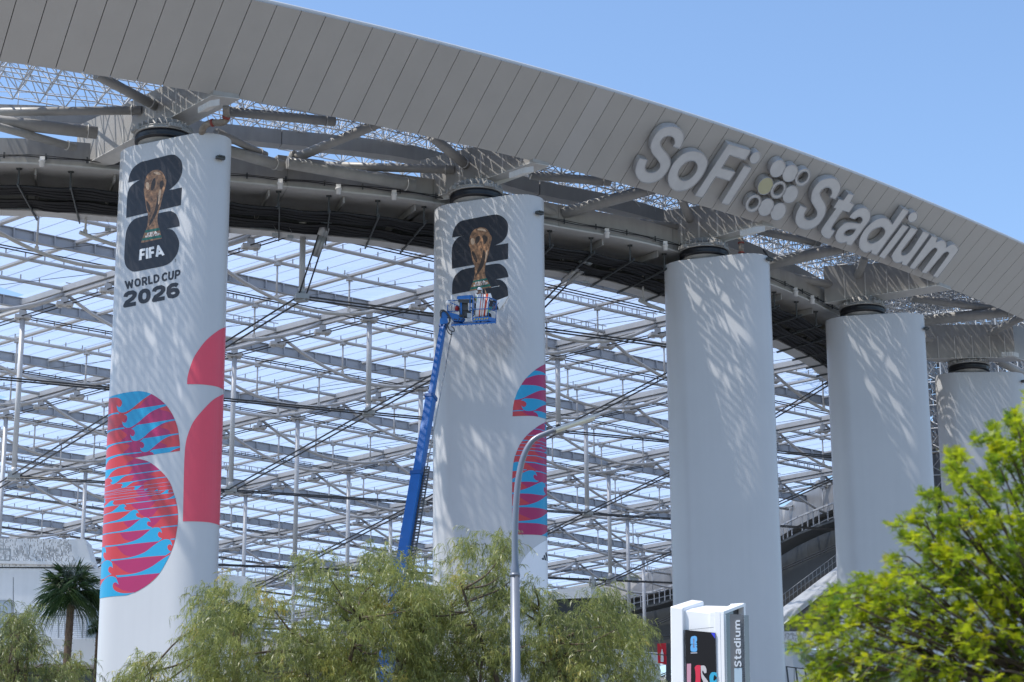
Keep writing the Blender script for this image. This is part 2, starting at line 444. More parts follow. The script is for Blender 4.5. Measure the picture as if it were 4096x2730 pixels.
GLYPH = {  # stroke letters in a box (width, strokes)
    'F': (0.55, [[(0.1, 0), (0.1, 0.9), (0.55, 0.9)], [(0.1, 0.47), (0.48, 0.47)]]),
    'I': (0.2, [[(0.1, 0), (0.1, 1)]]),
    'A': (0.72, [[(0.06, 0), (0.36, 0.95), (0.66, 0)], [(0.17, 0.27), (0.55, 0.27)]]),
    'W': (1.0, [[(0.06, 1), (0.27, 0.06), (0.5, 0.8), (0.73, 0.06), (0.94, 1)]]),
    'O': (0.8, 'O'), '0': (0.8, 'O'),
    'R': (0.66, [[(0.1, 0), (0.1, 0.9), (0.4, 0.9), (0.55, 0.82), (0.57, 0.68), (0.52, 0.52), (0.4, 0.44), (0.1, 0.44)], [(0.34, 0.44), (0.6, 0)]]),
    'L': (0.55, [[(0.1, 1), (0.1, 0.1), (0.55, 0.1)]]),
    'D': (0.72, [[(0.1, 0.1), (0.1, 0.9), (0.34, 0.9), (0.55, 0.78), (0.63, 0.5), (0.55, 0.22), (0.34, 0.1), (0.06, 0.1)]]),
    'C': (0.68, [[(0.64, 0.76), (0.52, 0.88), (0.36, 0.9), (0.18, 0.8), (0.1, 0.5), (0.18, 0.2), (0.36, 0.1), (0.52, 0.12), (0.64, 0.24)]]),
    'U': (0.7, [[(0.1, 1), (0.1, 0.35), (0.17, 0.16), (0.35, 0.09), (0.53, 0.16), (0.6, 0.35), (0.6, 1)]]),
    'P': (0.64, [[(0.1, 0), (0.1, 0.9), (0.4, 0.9), (0.54, 0.82), (0.58, 0.65), (0.54, 0.48), (0.4, 0.4), (0.1, 0.4)]]),
    '2': (0.8, [[(0.1, 0.68), (0.14, 0.82), (0.3, 0.9), (0.55, 0.9), (0.69, 0.8), (0.69, 0.65), (0.55, 0.48), (0.2, 0.3), (0.1, 0.1), (0.78, 0.1)]]),
    '6': (0.8, [[(0.68, 0.8), (0.55, 0.9), (0.3, 0.9), (0.13, 0.75), (0.1, 0.4), (0.18, 0.17), (0.4, 0.1), (0.6, 0.15), (0.7, 0.32), (0.62, 0.5), (0.4, 0.56), (0.14, 0.48)]]),
    'T': (0.6, [[(0.3, 0), (0.3, 0.9)], [(0, 0.9), (0.6, 0.9)]]),
    'M': (0.8, [[(0.08, 0), (0.08, 0.95), (0.4, 0.3), (0.72, 0.95), (0.72, 0)]]),
    'S': (0.62, [[(0.54, 0.76), (0.44, 0.89), (0.28, 0.91), (0.12, 0.82), (0.1, 0.68), (0.2, 0.56), (0.42, 0.47), (0.53, 0.34), (0.5, 0.18), (0.34, 0.09), (0.18, 0.1), (0.06, 0.24)]]),
    't': (0.42, [[(0.2, 0.98), (0.2, 0.2), (0.28, 0.09), (0.42, 0.09)], [(0.02, 0.68), (0.4, 0.68)]]),
    'a': (0.6, [[(0.1, 0.58), (0.18, 0.68), (0.34, 0.69), (0.48, 0.6), (0.5, 0.5), (0.5, 0)], [(0.5, 0.4), (0.24, 0.38), (0.1, 0.26), (0.12, 0.14), (0.26, 0.08), (0.42, 0.14), (0.5, 0.26)]]),
    'd': (0.66, [[(0.56, 1.0), (0.56, 0)], [(0.56, 0.5), (0.46, 0.66), (0.3, 0.69), (0.14, 0.58), (0.1, 0.38), (0.14, 0.18), (0.3, 0.08), (0.46, 0.12), (0.56, 0.28)]]),
    'i': (0.22, [[(0.11, 0), (0.11, 0.74)], [(0.11, 0.86), (0.11, 1.0)]]),
    'u': (0.64, [[(0.1, 0.74), (0.1, 0.28), (0.18, 0.12), (0.32, 0.08), (0.46, 0.14), (0.54, 0.3)], [(0.54, 0.74), (0.54, 0)]]),
    'm': (0.98, [[(0.1, 0), (0.1, 0.74)], [(0.1, 0.5), (0.2, 0.66), (0.34, 0.68), (0.44, 0.6), (0.48, 0.45), (0.48, 0)], [(0.48, 0.5), (0.58, 0.66), (0.72, 0.68), (0.83, 0.6), (0.86, 0.45), (0.86, 0)]]),
    'E': (0.55, [[(0.55, 0.92), (0.1, 0.92), (0.1, 0.08), (0.55, 0.08)], [(0.1, 0.5), (0.48, 0.5)]]),
    'B': (0.6, [[(0.1, 0.08), (0.1, 0.92), (0.4, 0.92), (0.52, 0.8), (0.52, 0.66), (0.4, 0.53), (0.1, 0.53)], [(0.4, 0.53), (0.55, 0.4), (0.55, 0.2), (0.4, 0.08), (0.1, 0.08)]]),
    'N': (0.66, [[(0.1, 0), (0.1, 1)], [(0.1, 0.95), (0.56, 0.05)], [(0.56, 0), (0.56, 1)]]),
    '-': (0.4, [[(0.05, 0.5), (0.35, 0.5)]]),
}
def text_polys(txt, w=0.2, gap=0.14, space=0.3):
    out = []; x = 0
    for ch in txt:
        if ch == ' ': x += space; continue
        wd, st = GLYPH[ch]
        if st == 'O':
            t = np.linspace(0, 2 * math.pi, 20, endpoint=False)
            st = [[(0.4 + (0.4 - w / 2) * np.sign(math.cos(a)) * abs(math.cos(a)) ** 0.8, 0.5 + (0.5 - w / 2) * np.sign(math.sin(a)) * abs(math.sin(a)) ** 0.85) for a in t]]
            cl = True
        else: cl = False
        for s_ in st:
            out += [[(x + a, b) for a, b in q] for q in stroke(s_, w, cl)]
        x += wd + gap
    return out, x - gap
def text_on(txt, bl, br, tr_, tl, w=0.2, **k):
    P, W = text_polys(txt, w, **k); bl, br, tr_, tl = map(lambda q: np.array(q, float), (bl, br, tr_, tl))
    f = lambda a, b: tuple((bl * (1 - a) + br * a) * (1 - b) + (tl * (1 - a) + tr_ * a) * b)
    return [[f(a / W, b) for a, b in q] for q in P]

INK = mat('black_print', (0.010, 0.010, 0.016), 0.4, var=0.1, scale=3)
M_gold = mat('bronze_print', (0.30, 0.155, 0.075), 0.4, var=0.75, scale=5.5, streak=0.3)
M_green = mat('green_print', (0.01, 0.12, 0.085), 0.4, var=0.5, scale=7)
M_blue = mat('wave_blue_print', (0.008, 0.30, 0.53), 0.4, var=0.03, scale=1)
M_red = mat('wave_red_print', (0.50, 0.034, 0.045), 0.4, var=0.04, scale=1)
M_mag = mat('wave_magenta_print', (0.36, 0.010, 0.10), 0.4, var=0.04, scale=1)
M_coral = mat('coral_print', (0.72, 0.07, 0.115), 0.4, var=0.03, scale=1)
M_wprint = mat('white_print', (0.8, 0.8, 0.8), 0.4, var=0.03, scale=1)

col_labels = ['tall white column with coral blocks and a wave pattern below the WORLD CUP 2026 emblem',
              'white column with half-hung black emblem behind the blue boom lift basket',
              'plain white column behind the white pylon sign, crow perched on its top',
              'plain white column right of the bird column, lower part behind the bright green tree',
              'farthest white column at the right edge, mostly behind the bright green tree']
col_things = []
for i, sh in enumerate(SH):
    t = thing('stadium_column', (sh.c[0], sh.c[1], 0), col_labels[i], 'column', 'white stadium columns')
    col_things.append(t)
    mb = MB(); P = sh.P[:-1]; n = len(P); zs = [0, 10, 20, 30, ZT - 0.03]
    V = [(p[0], p[1], z) for z in zs for p in P]
    mb.add(V, [(k * n + j, k * n + (j + 1) % n, (k + 1) * n + (j + 1) % n, (k + 1) * n + j) for k in range(len(zs) - 1) for j in range(n)], True)
    N = sh.N[:-1]
    a = [(p[0] + q[0] * .0, p[1] + q[1] * .0, ZT - 0.03) for p, q in zip(P, N)]; b = [(p[0] - q[0] * .03, p[1] - q[1] * .03, ZT) for p, q in zip(P, N)]
    mb.add(a + b, [(j, (j + 1) % n, n + (j + 1) % n, n + j) for j in range(n)] + [tuple(range(n, 2 * n))])
    mb.build('shaft', M_col, t)
    bc = np.array([*(sh.c + sh.ax * 0.72), ZT])
    MB().lathe(bc, [(1.05, 0), (1.12, 0.1), (1.3, 0.24), (1.3, 0.26), (0.2, 0.26)], 40).build('bearing_plinth', M_steel, t)
    MB().lathe(bc, [(1.2, 0.22), (1.42, 0.24), (1.46, 0.34), (1.42, 0.42), (1.46, 0.5), (1.42, 0.66), (1.3, 0.68)], 48).build('bearing_pad', M_black, t)
    rg = MB().lathe(bc, [(1.3, 0.66), (1.50, 0.66), (1.50, 0.74), (1.42, 0.76), (1.42, 0.83), (1.46, 0.84), (1.46, 0.87), (1.1, 0.87), (1.1, 1.3), (0.9, 1.3)], 48)
    for k in range(22):
        a_ = 2 * math.pi * k / 22; d = np.array([math.cos(a_), math.sin(a_), 0]); e = np.array([-d[1], d[0], 0])
        rg.box(bc + d * 1.25 + [0, 0, 0.98], d * 0.17, e * 0.018, (0, 0, 0.16))
    for k in range(4):
        a_ = R_(-60 + 90 * k); d = np.array([math.cos(a_), math.sin(a_), 0]); e = np.array([-d[1], d[0], 0])
        rg.box(bc + d * 1.5 + [0, 0, 0.80], d * 0.1, e * 0.34, (0, 0, 0.10))
        for q in (-.24, -.08, .08, .24): rg.box(bc + d * 1.62 + e * q + [0, 0, 0.80], d * 0.03, e * 0.03, (0, 0, 0.08))
    rg.build('bearing_ring', M_steel, t)
    # small floodlight bracket near the outer end
    u0 = sh.uv(*[(876, 636), (2150, 856), (3068, 1040), (3695, 1317), (4088, 1528)][i])
    p = sh.at(u0[0], u0[1], 0.16); p2 = sh.at(u0[0], u0[1], 0.0); p3 = sh.at(u0[0] + 0.2, u0[1], 0.16)
    dn = nrm(p - p2); tn = np.array([-dn[1], dn[0], 0])
    fl = MB().box(p + [0, 0, 0], tn * 0.22, dn * 0.1, (0, 0, 0.07)).box(p + dn * 0.08 + [0, 0, 0.05], tn * 0.16, dn * 0.1, (0, 0, 0.03)).beam(p2, p, 0.08, 0.08)
    fl.build('floodlight', M_brack, t)

# prints on the first column
t = col_things[0]; s0 = SH[0]; E_ = crop(480, 600, 2.45)
two = spline(E_([(80, 322, 1), (95, 250), (130, 180), (200, 125), (260, 108), (400, 72), (510, 48), (560, 65), (600, 110), (613, 180), (600, 250), (560, 325), (480, 397, 1), (607, 370, 1), (597, 543, 1), (62, 667, 1), (70, 480), (85, 400), (120, 345), (200, 292, 1)]), k=4)
six = spline(E_([(585, 748, 1), (580, 700), (555, 640), (520, 610), (480, 603), (380, 622), (180, 665), (110, 710), (70, 780), (55, 850), (45, 1000), (45, 1080), (60, 1140), (100, 1180), (150, 1193), (300, 1165), (430, 1137), (500, 1100), (560, 1020), (580, 930), (570, 870), (530, 800), (490, 778), (455, 778, 1)]), k=4)
cup = spline(E_([(208, 915, 1), (212, 895), (240, 820), (260, 775), (275, 700), (272, 620), (258, 560), (245, 470), (235, 400), (235, 370), (243, 370), (245, 310), (270, 245), (320, 205), (370, 197), (410, 215), (438, 260), (445, 285), (455, 300), (450, 350), (430, 420), (410, 500), (390, 580), (372, 640), (368, 700), (375, 740), (385, 770), (400, 820), (412, 870, 1)]), k=3)
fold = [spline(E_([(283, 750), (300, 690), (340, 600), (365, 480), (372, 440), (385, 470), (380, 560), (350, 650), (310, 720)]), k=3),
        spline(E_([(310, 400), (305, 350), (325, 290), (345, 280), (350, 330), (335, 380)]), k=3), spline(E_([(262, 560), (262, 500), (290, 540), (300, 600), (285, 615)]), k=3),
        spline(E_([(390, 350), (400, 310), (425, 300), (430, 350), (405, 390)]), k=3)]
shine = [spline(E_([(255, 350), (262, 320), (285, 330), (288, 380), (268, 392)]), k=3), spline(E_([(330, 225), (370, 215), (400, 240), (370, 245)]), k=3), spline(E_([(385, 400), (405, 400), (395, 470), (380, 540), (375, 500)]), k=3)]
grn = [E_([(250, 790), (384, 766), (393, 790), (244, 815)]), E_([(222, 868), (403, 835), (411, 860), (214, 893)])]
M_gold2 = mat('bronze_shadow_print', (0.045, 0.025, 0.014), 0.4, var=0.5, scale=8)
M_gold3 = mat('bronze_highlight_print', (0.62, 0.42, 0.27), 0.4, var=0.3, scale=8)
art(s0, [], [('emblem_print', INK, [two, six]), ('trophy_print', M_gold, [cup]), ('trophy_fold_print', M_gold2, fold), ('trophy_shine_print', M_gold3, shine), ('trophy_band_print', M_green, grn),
             ('lettering_print', M_wprint, text_on('FIFA', *E_([(188, 1085), (434, 1033), (410, 934), (196, 977)]), w=0.23, gap=0.08)
              + text_on('FIFA', *E_([(268, 838), (368, 820), (360, 797), (272, 815)]), w=0.16, gap=0.12) + text_on('WORLD CUP', *E_([(245, 862), (392, 836), (388, 815), (250, 842)]), w=0.14, gap=0.1))], t)
art(s0, [], [('wording_print', INK, text_on('WORLD CUP', *E_([(58, 1366), (585, 1258), (592, 1172), (48, 1287)]), w=0.22, gap=0.13, space=0.16)
              + text_on('2026', *E_([(36, 1545), (582, 1440), (582, 1300), (40, 1398)]), w=0.27, gap=0.12)
              + text_on('TM', *E_([(551, 1104), (551, 1070), (539, 1070), (539, 1104)]), w=0.16))], t)
Q_ = crop(350, 1500, 1.6505)
cor1 = [(940, 1296, 1), (903, 1309), (873, 1323), (826, 1361), (793, 1403), (771.6, 1440), (752.3, 1500), (748.7, 1537.6, 1), (810, 1539), (865, 1547), (893.5, 1559), (930, 1576, 1)]
cor2 = Q_([(960, 92, 1), (897, 127), (830, 165), (760, 235), (700, 310), (665, 390), (648, 460), (640, 560), (636, 700), (633, 850), (630, 968, 1), (700, 968), (780, 972), (830, 980), (870, 993), (930, 1012, 1)])
art(s0, [], [('coral_block_print', M_coral, [spline(cor1), ])], t)
art(s0, [], [('coral_block_print', M_coral, [spline(cor2), ])], t)
W1 = crop(380, 1540, 3.564); W2 = crop(380, 1960, 3.408)
outl = W1([(60, 245, 1), (172, 205), (250, 160), (400, 120), (600, 92), (700, 100), (800, 130), (900, 190), (1000, 275), (1080, 380), (1140, 500), (1180, 620), (1200, 760), (1210, 860), (1212, 943, 1), (900, 985, 1), (700, 1018), (560, 1042, 1), (640, 1060), (760, 1095), (860, 1160), (950, 1240), (1030, 1330), (1090, 1440)]) \
    + W2([(1068, 30), (1085, 80), (1110, 170), (1128, 270), (1132, 400), (1120, 530), (1090, 690), (1040, 840), (980, 970), (900, 1110), (820, 1210), (700, 1310), (560, 1392), (500, 1412), (430, 1438), (300, 1448), (150, 1465), (40, 1490), (-70, 1520, 1), (-30, 700, 1), (10, 0, 1)])
blues = [spline(p, k=4) for p in [
    W1([(40, 260, 1), (172, 222), (210, 195), (290, 183), (340, 192), (375, 220), (388, 260), (375, 300), (350, 316), (325, 308), (312, 285, 1), (315, 330), (335, 375), (370, 397), (430, 392), (520, 345), (600, 280), (700, 200), (805, 130, 1), (805, 30, 1), (40, 30, 1)]),
    W1([(412, 428, 1), (450, 440), (463, 480), (450, 525), (430, 540), (400, 535), (388, 512, 1), (392, 550), (410, 590), (450, 613), (500, 610), (560, 580), (640, 520), (720, 450), (800, 390), (900, 340), (1040, 297, 1), (1000, 278, 1), (800, 310), (540, 353, 1), (500, 385), (450, 415)]),
    W1([(518, 630, 1), (555, 645), (572, 685), (560, 720), (540, 735), (515, 725), (502, 705, 1), (508, 745), (530, 785), (570, 802), (620, 795), (700, 745), (800, 655), (900, 590), (1000, 540), (1150, 508, 1), (1150, 488, 1), (1000, 510), (800, 543), (595, 573, 1), (560, 605)]),
    W1([(638, 805, 1), (680, 822), (703, 855), (695, 890), (670, 905), (650, 897), (643, 878, 1), (650, 920), (670, 950), (710, 962), (760, 950), (830, 895), (900, 835), (980, 775), (1080, 730), (1205, 706, 1), (1205, 690, 1), (1080, 705), (900, 735), (690, 765, 1), (665, 790)]),
    W1([(780, 958, 1), (820, 965), (845, 994, 1), (1065, 964, 1), (1130, 925), (1222, 893, 1), (1222, 873, 1), (1000, 900), (810, 928, 1)]),
    W1([(60, 560, 1), (160, 492), (200, 455), (260, 425), (350, 416, 1), (330, 391, 1), (250, 407), (185, 438), (120, 500, 1)]),
    W1([(60, 820, 1), (145, 725), (170, 672), (230, 640), (320, 620), (415, 607, 1), (425, 627, 1), (320, 642), (230, 666), (180, 700), (150, 745), (70, 850, 1)]),
    W1([(60, 1080, 1), (135, 960), (155, 900), (200, 860), (300, 830), (400, 812), (525, 796, 1), (535, 811, 1), (400, 833), (300, 851), (220, 882), (175, 925), (145, 990), (70, 1130, 1)]),
    W1([(50, 1300, 1), (120, 1200), (130, 1100), (150, 1060), (220, 1025), (350, 990), (500, 972), (660, 956, 1), (668, 971, 1), (500, 991), (350, 1016), (260, 1045), (200, 1080), (160, 1150), (125, 1240), (60, 1340, 1)]),
    W1([(128, 1245, 1), (150, 1220), (250, 1195), (400, 1158), (600, 1130), (780, 1106, 1), (797, 1119, 1), (600, 1147), (420, 1172), (320, 1197), (240, 1250), (190, 1320), (150, 1352), (132, 1332), (150, 1305), (148, 1270)]),
    W1([(180, 1330, 1), (300, 1305), (450, 1282), (700, 1245), (930, 1216, 1), (942, 1228, 1), (700, 1259), (480, 1292), (400, 1322), (330, 1380), (270, 1418), (235, 1415), (222, 1385, 1), (240, 1390), (245, 1365), (225, 1340)]),
    W1([(290, 1410, 1), (420, 1390), (560, 1372), (800, 1335), (1012, 1309, 1), (1022, 1321, 1), (800, 1348), (580, 1382), (520, 1405), (450, 1455), (400, 1473), (375, 1455), (395, 1435), (380, 1412)]),
    W1([(545, 1452, 1), (640, 1438), (675, 1436, 1), (640, 1462), (600, 1492), (568, 1502), (552, 1487, 1), (572, 1478), (566, 1460)]),
    W1([(700, 1488, 1), (760, 1474, 1), (735, 1500), (712, 1510), (706, 1498)]),
    W1([(840, 1522, 1), (870, 1500), (890, 1488), (900, 1502, 1), (893, 1512), (905, 1518, 1)]),
    W1([(930, 1560, 1), (980, 1530), (1020, 1500), (1045, 1497), (1056, 1515, 1), (1044, 1518), (1045, 1538), (1060, 1545, 1), (1120, 1536, 1), (1120, 1545, 1)]),
    W2([(60, 260, 1), (95, 195), (118, 145), (135, 124), (146, 137, 1), (138, 148), (140, 160), (152, 166, 1)]),
    W2([(60, 300, 1), (90, 270), (130, 230), (180, 185), (220, 152), (248, 148), (262, 168, 1), (248, 172), (247, 192), (270, 208, 1), (345, 202, 1), (345, 210, 1), (270, 217), (180, 232), (120, 250)]),
    W2([(50, 400, 1), (85, 368), (130, 335), (230, 300), (300, 245), (350, 205), (400, 197), (430, 235, 1), (408, 232), (402, 255), (430, 278), (490, 282, 1), (485, 291, 1), (350, 303), (200, 326), (110, 358)]),
    W2([(50, 520, 1), (80, 488), (110, 465), (200, 440), (330, 405), (420, 350), (500, 285), (550, 272), (580, 285), (600, 322, 1), (575, 317), (560, 340), (580, 370), (640, 385, 1), (620, 400, 1), (400, 429), (200, 459), (120, 477)]),
    W2([(50, 650, 1), (88, 610), (200, 585), (380, 555), (480, 510), (580, 430), (650, 385), (700, 378), (740, 395), (762, 443, 1), (730, 432), (712, 455), (725, 490), (785, 515, 1), (760, 539, 1), (500, 566), (200, 600), (88, 630, 1)]),
    W2([(140, 786, 1), (136, 765, 1), (330, 745), (480, 712), (600, 665), (700, 590), (780, 525), (850, 512), (895, 530), (917, 590, 1), (880, 572), (860, 600), (870, 640), (918, 665, 1), (870, 703, 1), (600, 731), (300, 766)]),
    W2([(228, 973, 1), (216, 952, 1), (400, 935), (540, 905), (680, 850), (800, 760), (900, 695), (970, 673), (1030, 690), (1057, 765, 1), (1020, 745), (990, 770), (1000, 815), (1040, 845, 1), (965, 896, 1), (700, 916), (450, 946)]),
    W2([(305, 1196, 1), (285, 1167, 1), (450, 1155), (600, 1125), (760, 1055), (900, 960), (1020, 885), (1110, 850, 1), (1080, 1100, 1), (875, 1138, 1), (650, 1160), (450, 1181)]),
    W2([(-60, 1600, 1), (0, 1500), (60, 1350), (110, 1250), (170, 1190), (230, 1178), (290, 1205), (325, 1297, 1), (290, 1265), (255, 1275), (245, 1320), (270, 1370), (350, 1405), (450, 1410), (540, 1398, 1), (540, 1600, 1)]),
    W2([(-60, 1300, 1), (-10, 1240), (30, 1180), (60, 1080), (100, 1000), (150, 962), (200, 965), (235, 1000), (246, 1067, 1), (210, 1045), (185, 1075), (190, 1120), (228, 1150, 1), (170, 1180), (130, 1210, 1), (80, 1224), (40, 1245), (-30, 1290, 1)]),
    W2([(-60, 1090, 1), (20, 1000), (50, 930), (70, 840), (100, 790), (125, 780), (150, 810), (152, 864, 1), (130, 855), (115, 885), (125, 930), (147, 948, 1), (95, 996, 1), (40, 1025)]),
    W2([(-40, 900, 1), (40, 800), (62, 700), (72, 640), (82, 630), (91, 660), (88, 697, 1), (78, 700), (75, 740), (90, 782, 1), (70, 822), (20, 890, 1)]),
    W2([(420, 191, 1), (600, 167), (850, 138), (980, 122), (1030, 105), (1100, 62, 1), (1110, 114, 1), (900, 141), (700, 166), (425, 199, 1)]),
    W2([(582, 268, 1), (850, 235), (1125, 197, 1), (1125, 214, 1), (850, 246), (590, 279, 1)]),
    W2([(742, 374, 1), (950, 350), (1140, 326, 1), (1140, 342, 1), (900, 371), (750, 386, 1)]),
    W2([(890, 507, 1), (1135, 479, 1), (1135, 496, 1), (905, 521, 1)]),
    W2([(1026, 669, 1), (1105, 659, 1), (1105, 680, 1), (1040, 684, 1)])]]
thin = []
for ln, w_ in [(W1([(60, 1500), (110, 1470), (225, 1425)]), 1.4), (W1([(60, 1565), (110, 1540), (385, 1476)]), 1.1), (W1([(445, 1465), (560, 1450), (800, 1420), (1060, 1385)]), 1.0), (W1([(60, 1590), (350, 1530), (560, 1498), (700, 1487)]), .9),
               (W1([(760, 1475), (1085, 1435)]), .8), (W1([(905, 1515), (1110, 1487)]), .9), (W2([(60, 55), (105, 40), (400, 2), (500, -8)]), .9), (W2([(60, 98), (105, 85), (520, 37), (960, 5)]), .9),
               (W2([(60, 140), (105, 128), (480, 82), (760, 50), (900, 30)]), 1.0), (W2([(255, 142), (600, 97), (880, 62), (1090, 38)]), 1.6)]:
    thin += stroke(ln, w_ * 1.3)
mags = [spline(p, k=3) for p in [
    W1([(805, 120, 1), (1010, 280, 1), (930, 350), (1060, 390), (1140, 490), (1080, 520), (930, 600), (1040, 640), (1080, 700), (1060, 730), (930, 810), (1000, 850), (1020, 890), (900, 985), (560, 1045), (720, 1080), (800, 1110), (930, 1215), (850, 1240), (760, 1300), (800, 1290), (860, 1330), (700, 1400), (700, 1470), (640, 1568), (580, 1500), (560, 1440), (640, 1390), (520, 1370), (560, 1300), (480, 1280), (540, 1180), (440, 1140), (560, 1045), (400, 985), (500, 870), (370, 805), (460, 715), (330, 610), (400, 550), (450, 470), (550, 400)]),
    W2([(580, 50), (640, 0), (740, 0), (690, 80), (620, 75)]), W2([(540, 115), (780, 80), (700, 160), (600, 155)]), W2([(490, 195, 1), (830, 150, 1), (760, 235), (600, 265), (530, 240)]),
    W2([(600, 280, 1), (870, 248, 1), (780, 360), (700, 372), (620, 330)]), W2([(745, 388, 1), (910, 372, 1), (850, 450), (775, 512, 1), (720, 470), (745, 430)]),
    W2([(340, 590, 1), (870, 536, 1), (700, 640), (520, 703), (400, 670)]), W2([(390, 435, 1), (630, 400, 1), (480, 507), (420, 480)]),
    W2([(290, 768, 1), (870, 703, 1), (700, 835), (520, 908), (400, 885)]), W2([(235, 975, 1), (962, 898, 1), (760, 1065), (520, 1135), (380, 1095)]),
    W2([(305, 1195, 1), (880, 1138, 1), (700, 1310), (560, 1395), (400, 1375), (320, 1335), (260, 1285)])]]
art(s0, [spline(outl, k=4)], [('wave_ground_print', M_red, [spline(outl, k=4)]), ('magenta_field_print', M_mag, mags), ('blue_wave_print', M_blue, blues + thin)], t, off=0.012)

# prints on the second column
t = col_things[1]; s1 = SH[1]; F_ = crop(1780, 840, 3.733)
two = spline(F_([(107, 415, 1), (125, 320), (170, 230), (240, 170), (330, 148), (550, 105), (740, 73), (820, 85), (890, 130), (935, 200), (940, 290), (920, 390), (850, 480), (745, 533, 1), (943, 500, 1), (943, 733, 1), (105, 880, 1), (105, 600), (130, 500), (180, 430), (230, 400), (300, 383, 1)]), k=4)
six = spline(F_([(948, 1003, 1), (935, 940), (900, 870), (850, 825), (780, 805), (600, 830), (300, 885), (220, 920), (150, 990), (115, 1080), (108, 1150), (108, 1265, 1), (560, 1180, 1), (575, 1480, 1), (700, 1505), (800, 1490, 1), (790, 1375, 1), (945, 1290, 1), (943, 1250), (930, 1160), (890, 1090), (830, 1050), (755, 1040, 1)]), k=4)
cup = spline(F_([(368, 1213, 1), (385, 1160), (430, 1040), (445, 940), (440, 830), (410, 760), (390, 640), (372, 560), (358, 530), (360, 490), (372, 490), (370, 420), (400, 340), (450, 290), (530, 265), (600, 275), (650, 320), (680, 380), (690, 385), (700, 420), (685, 500), (660, 600), (640, 700), (610, 800), (598, 880), (600, 970), (625, 1030), (660, 1090), (687, 1160, 1)]), k=3)
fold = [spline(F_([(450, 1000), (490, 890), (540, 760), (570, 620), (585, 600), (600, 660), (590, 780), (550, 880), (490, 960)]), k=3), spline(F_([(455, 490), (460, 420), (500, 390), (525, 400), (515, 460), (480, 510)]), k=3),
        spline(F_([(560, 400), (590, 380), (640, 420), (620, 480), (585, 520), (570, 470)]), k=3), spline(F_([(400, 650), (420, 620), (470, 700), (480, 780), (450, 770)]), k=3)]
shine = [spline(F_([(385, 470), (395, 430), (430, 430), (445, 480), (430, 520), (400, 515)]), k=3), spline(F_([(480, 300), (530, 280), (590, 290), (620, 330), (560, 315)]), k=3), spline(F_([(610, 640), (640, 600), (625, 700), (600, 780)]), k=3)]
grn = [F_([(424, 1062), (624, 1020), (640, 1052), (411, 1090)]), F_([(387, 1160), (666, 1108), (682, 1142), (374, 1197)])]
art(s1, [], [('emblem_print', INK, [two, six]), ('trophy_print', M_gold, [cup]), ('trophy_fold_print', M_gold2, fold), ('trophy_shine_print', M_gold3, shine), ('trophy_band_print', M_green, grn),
             ('lettering_print', M_wprint, text_on('FIFA', *F_([(450, 1110), (608, 1083), (600, 1052), (455, 1080)]), w=0.16, gap=0.12) + text_on('WORLD CUP', *F_([(425, 1147), (642, 1108), (636, 1078), (430, 1117)]), w=0.14, gap=0.1)
              + [F_([(695, 1157), (815, 1134), (812, 1141), (695, 1163)])])], t)
V1 = crop(2030, 1440, 3.922); V2 = crop(2030, 1800, 3.267)
o1 = spline(V1([(660, 38, 1), (585, 70), (500, 115), (420, 170), (340, 240), (270, 315), (215, 395), (160, 490), (120, 600), (95, 700), (83, 800), (80, 888, 1), (300, 880), (450, 890), (600, 930), (660, 948, 1)]), k=4)
o2 = spline(V1([(680, 930, 1), (600, 975), (500, 1030), (400, 1100), (300, 1190), (220, 1290), (160, 1400), (120, 1510)]) + V2([(98, 75), (80, 160), (66, 290), (62, 450), (62, 700), (62, 900), (62, 1108, 1), (130, 1108), (300, 1110), (430, 1117), (520, 1140), (600, 1165, 1)]), k=4)
bl1 = [spline(p, k=4) for p in [
    V1([(425, 168, 1), (500, 178), (560, 200), (600, 228), (670, 262, 1), (670, 268, 1), (590, 243), (500, 237), (400, 255), (270, 303, 1), (340, 235)]),
    V1([(200, 395, 1), (350, 397), (450, 405), (540, 430), (590, 455), (670, 490, 1), (670, 495, 1), (590, 480), (520, 482), (450, 505), (350, 550), (260, 595), (200, 618), (100, 632, 1), (140, 500)]),
    V1([(272, 605, 1), (380, 607), (480, 620), (560, 645), (600, 665), (670, 700, 1), (670, 712, 1), (600, 708), (540, 725), (470, 765), (420, 795), (350, 805), (280, 800), (240, 770), (213, 712, 1), (235, 735), (270, 738), (295, 710), (290, 675), (260, 650), (205, 637, 1), (240, 620)]),
    V1([(70, 800, 1), (150, 792), (245, 789, 1), (256, 804, 1), (150, 807), (70, 814, 1)]),
    V1([(435, 801, 1), (520, 810), (600, 840), (670, 870, 1), (670, 970, 1), (600, 935), (480, 900, 1), (470, 860), (440, 830), (398, 818, 1)])]]
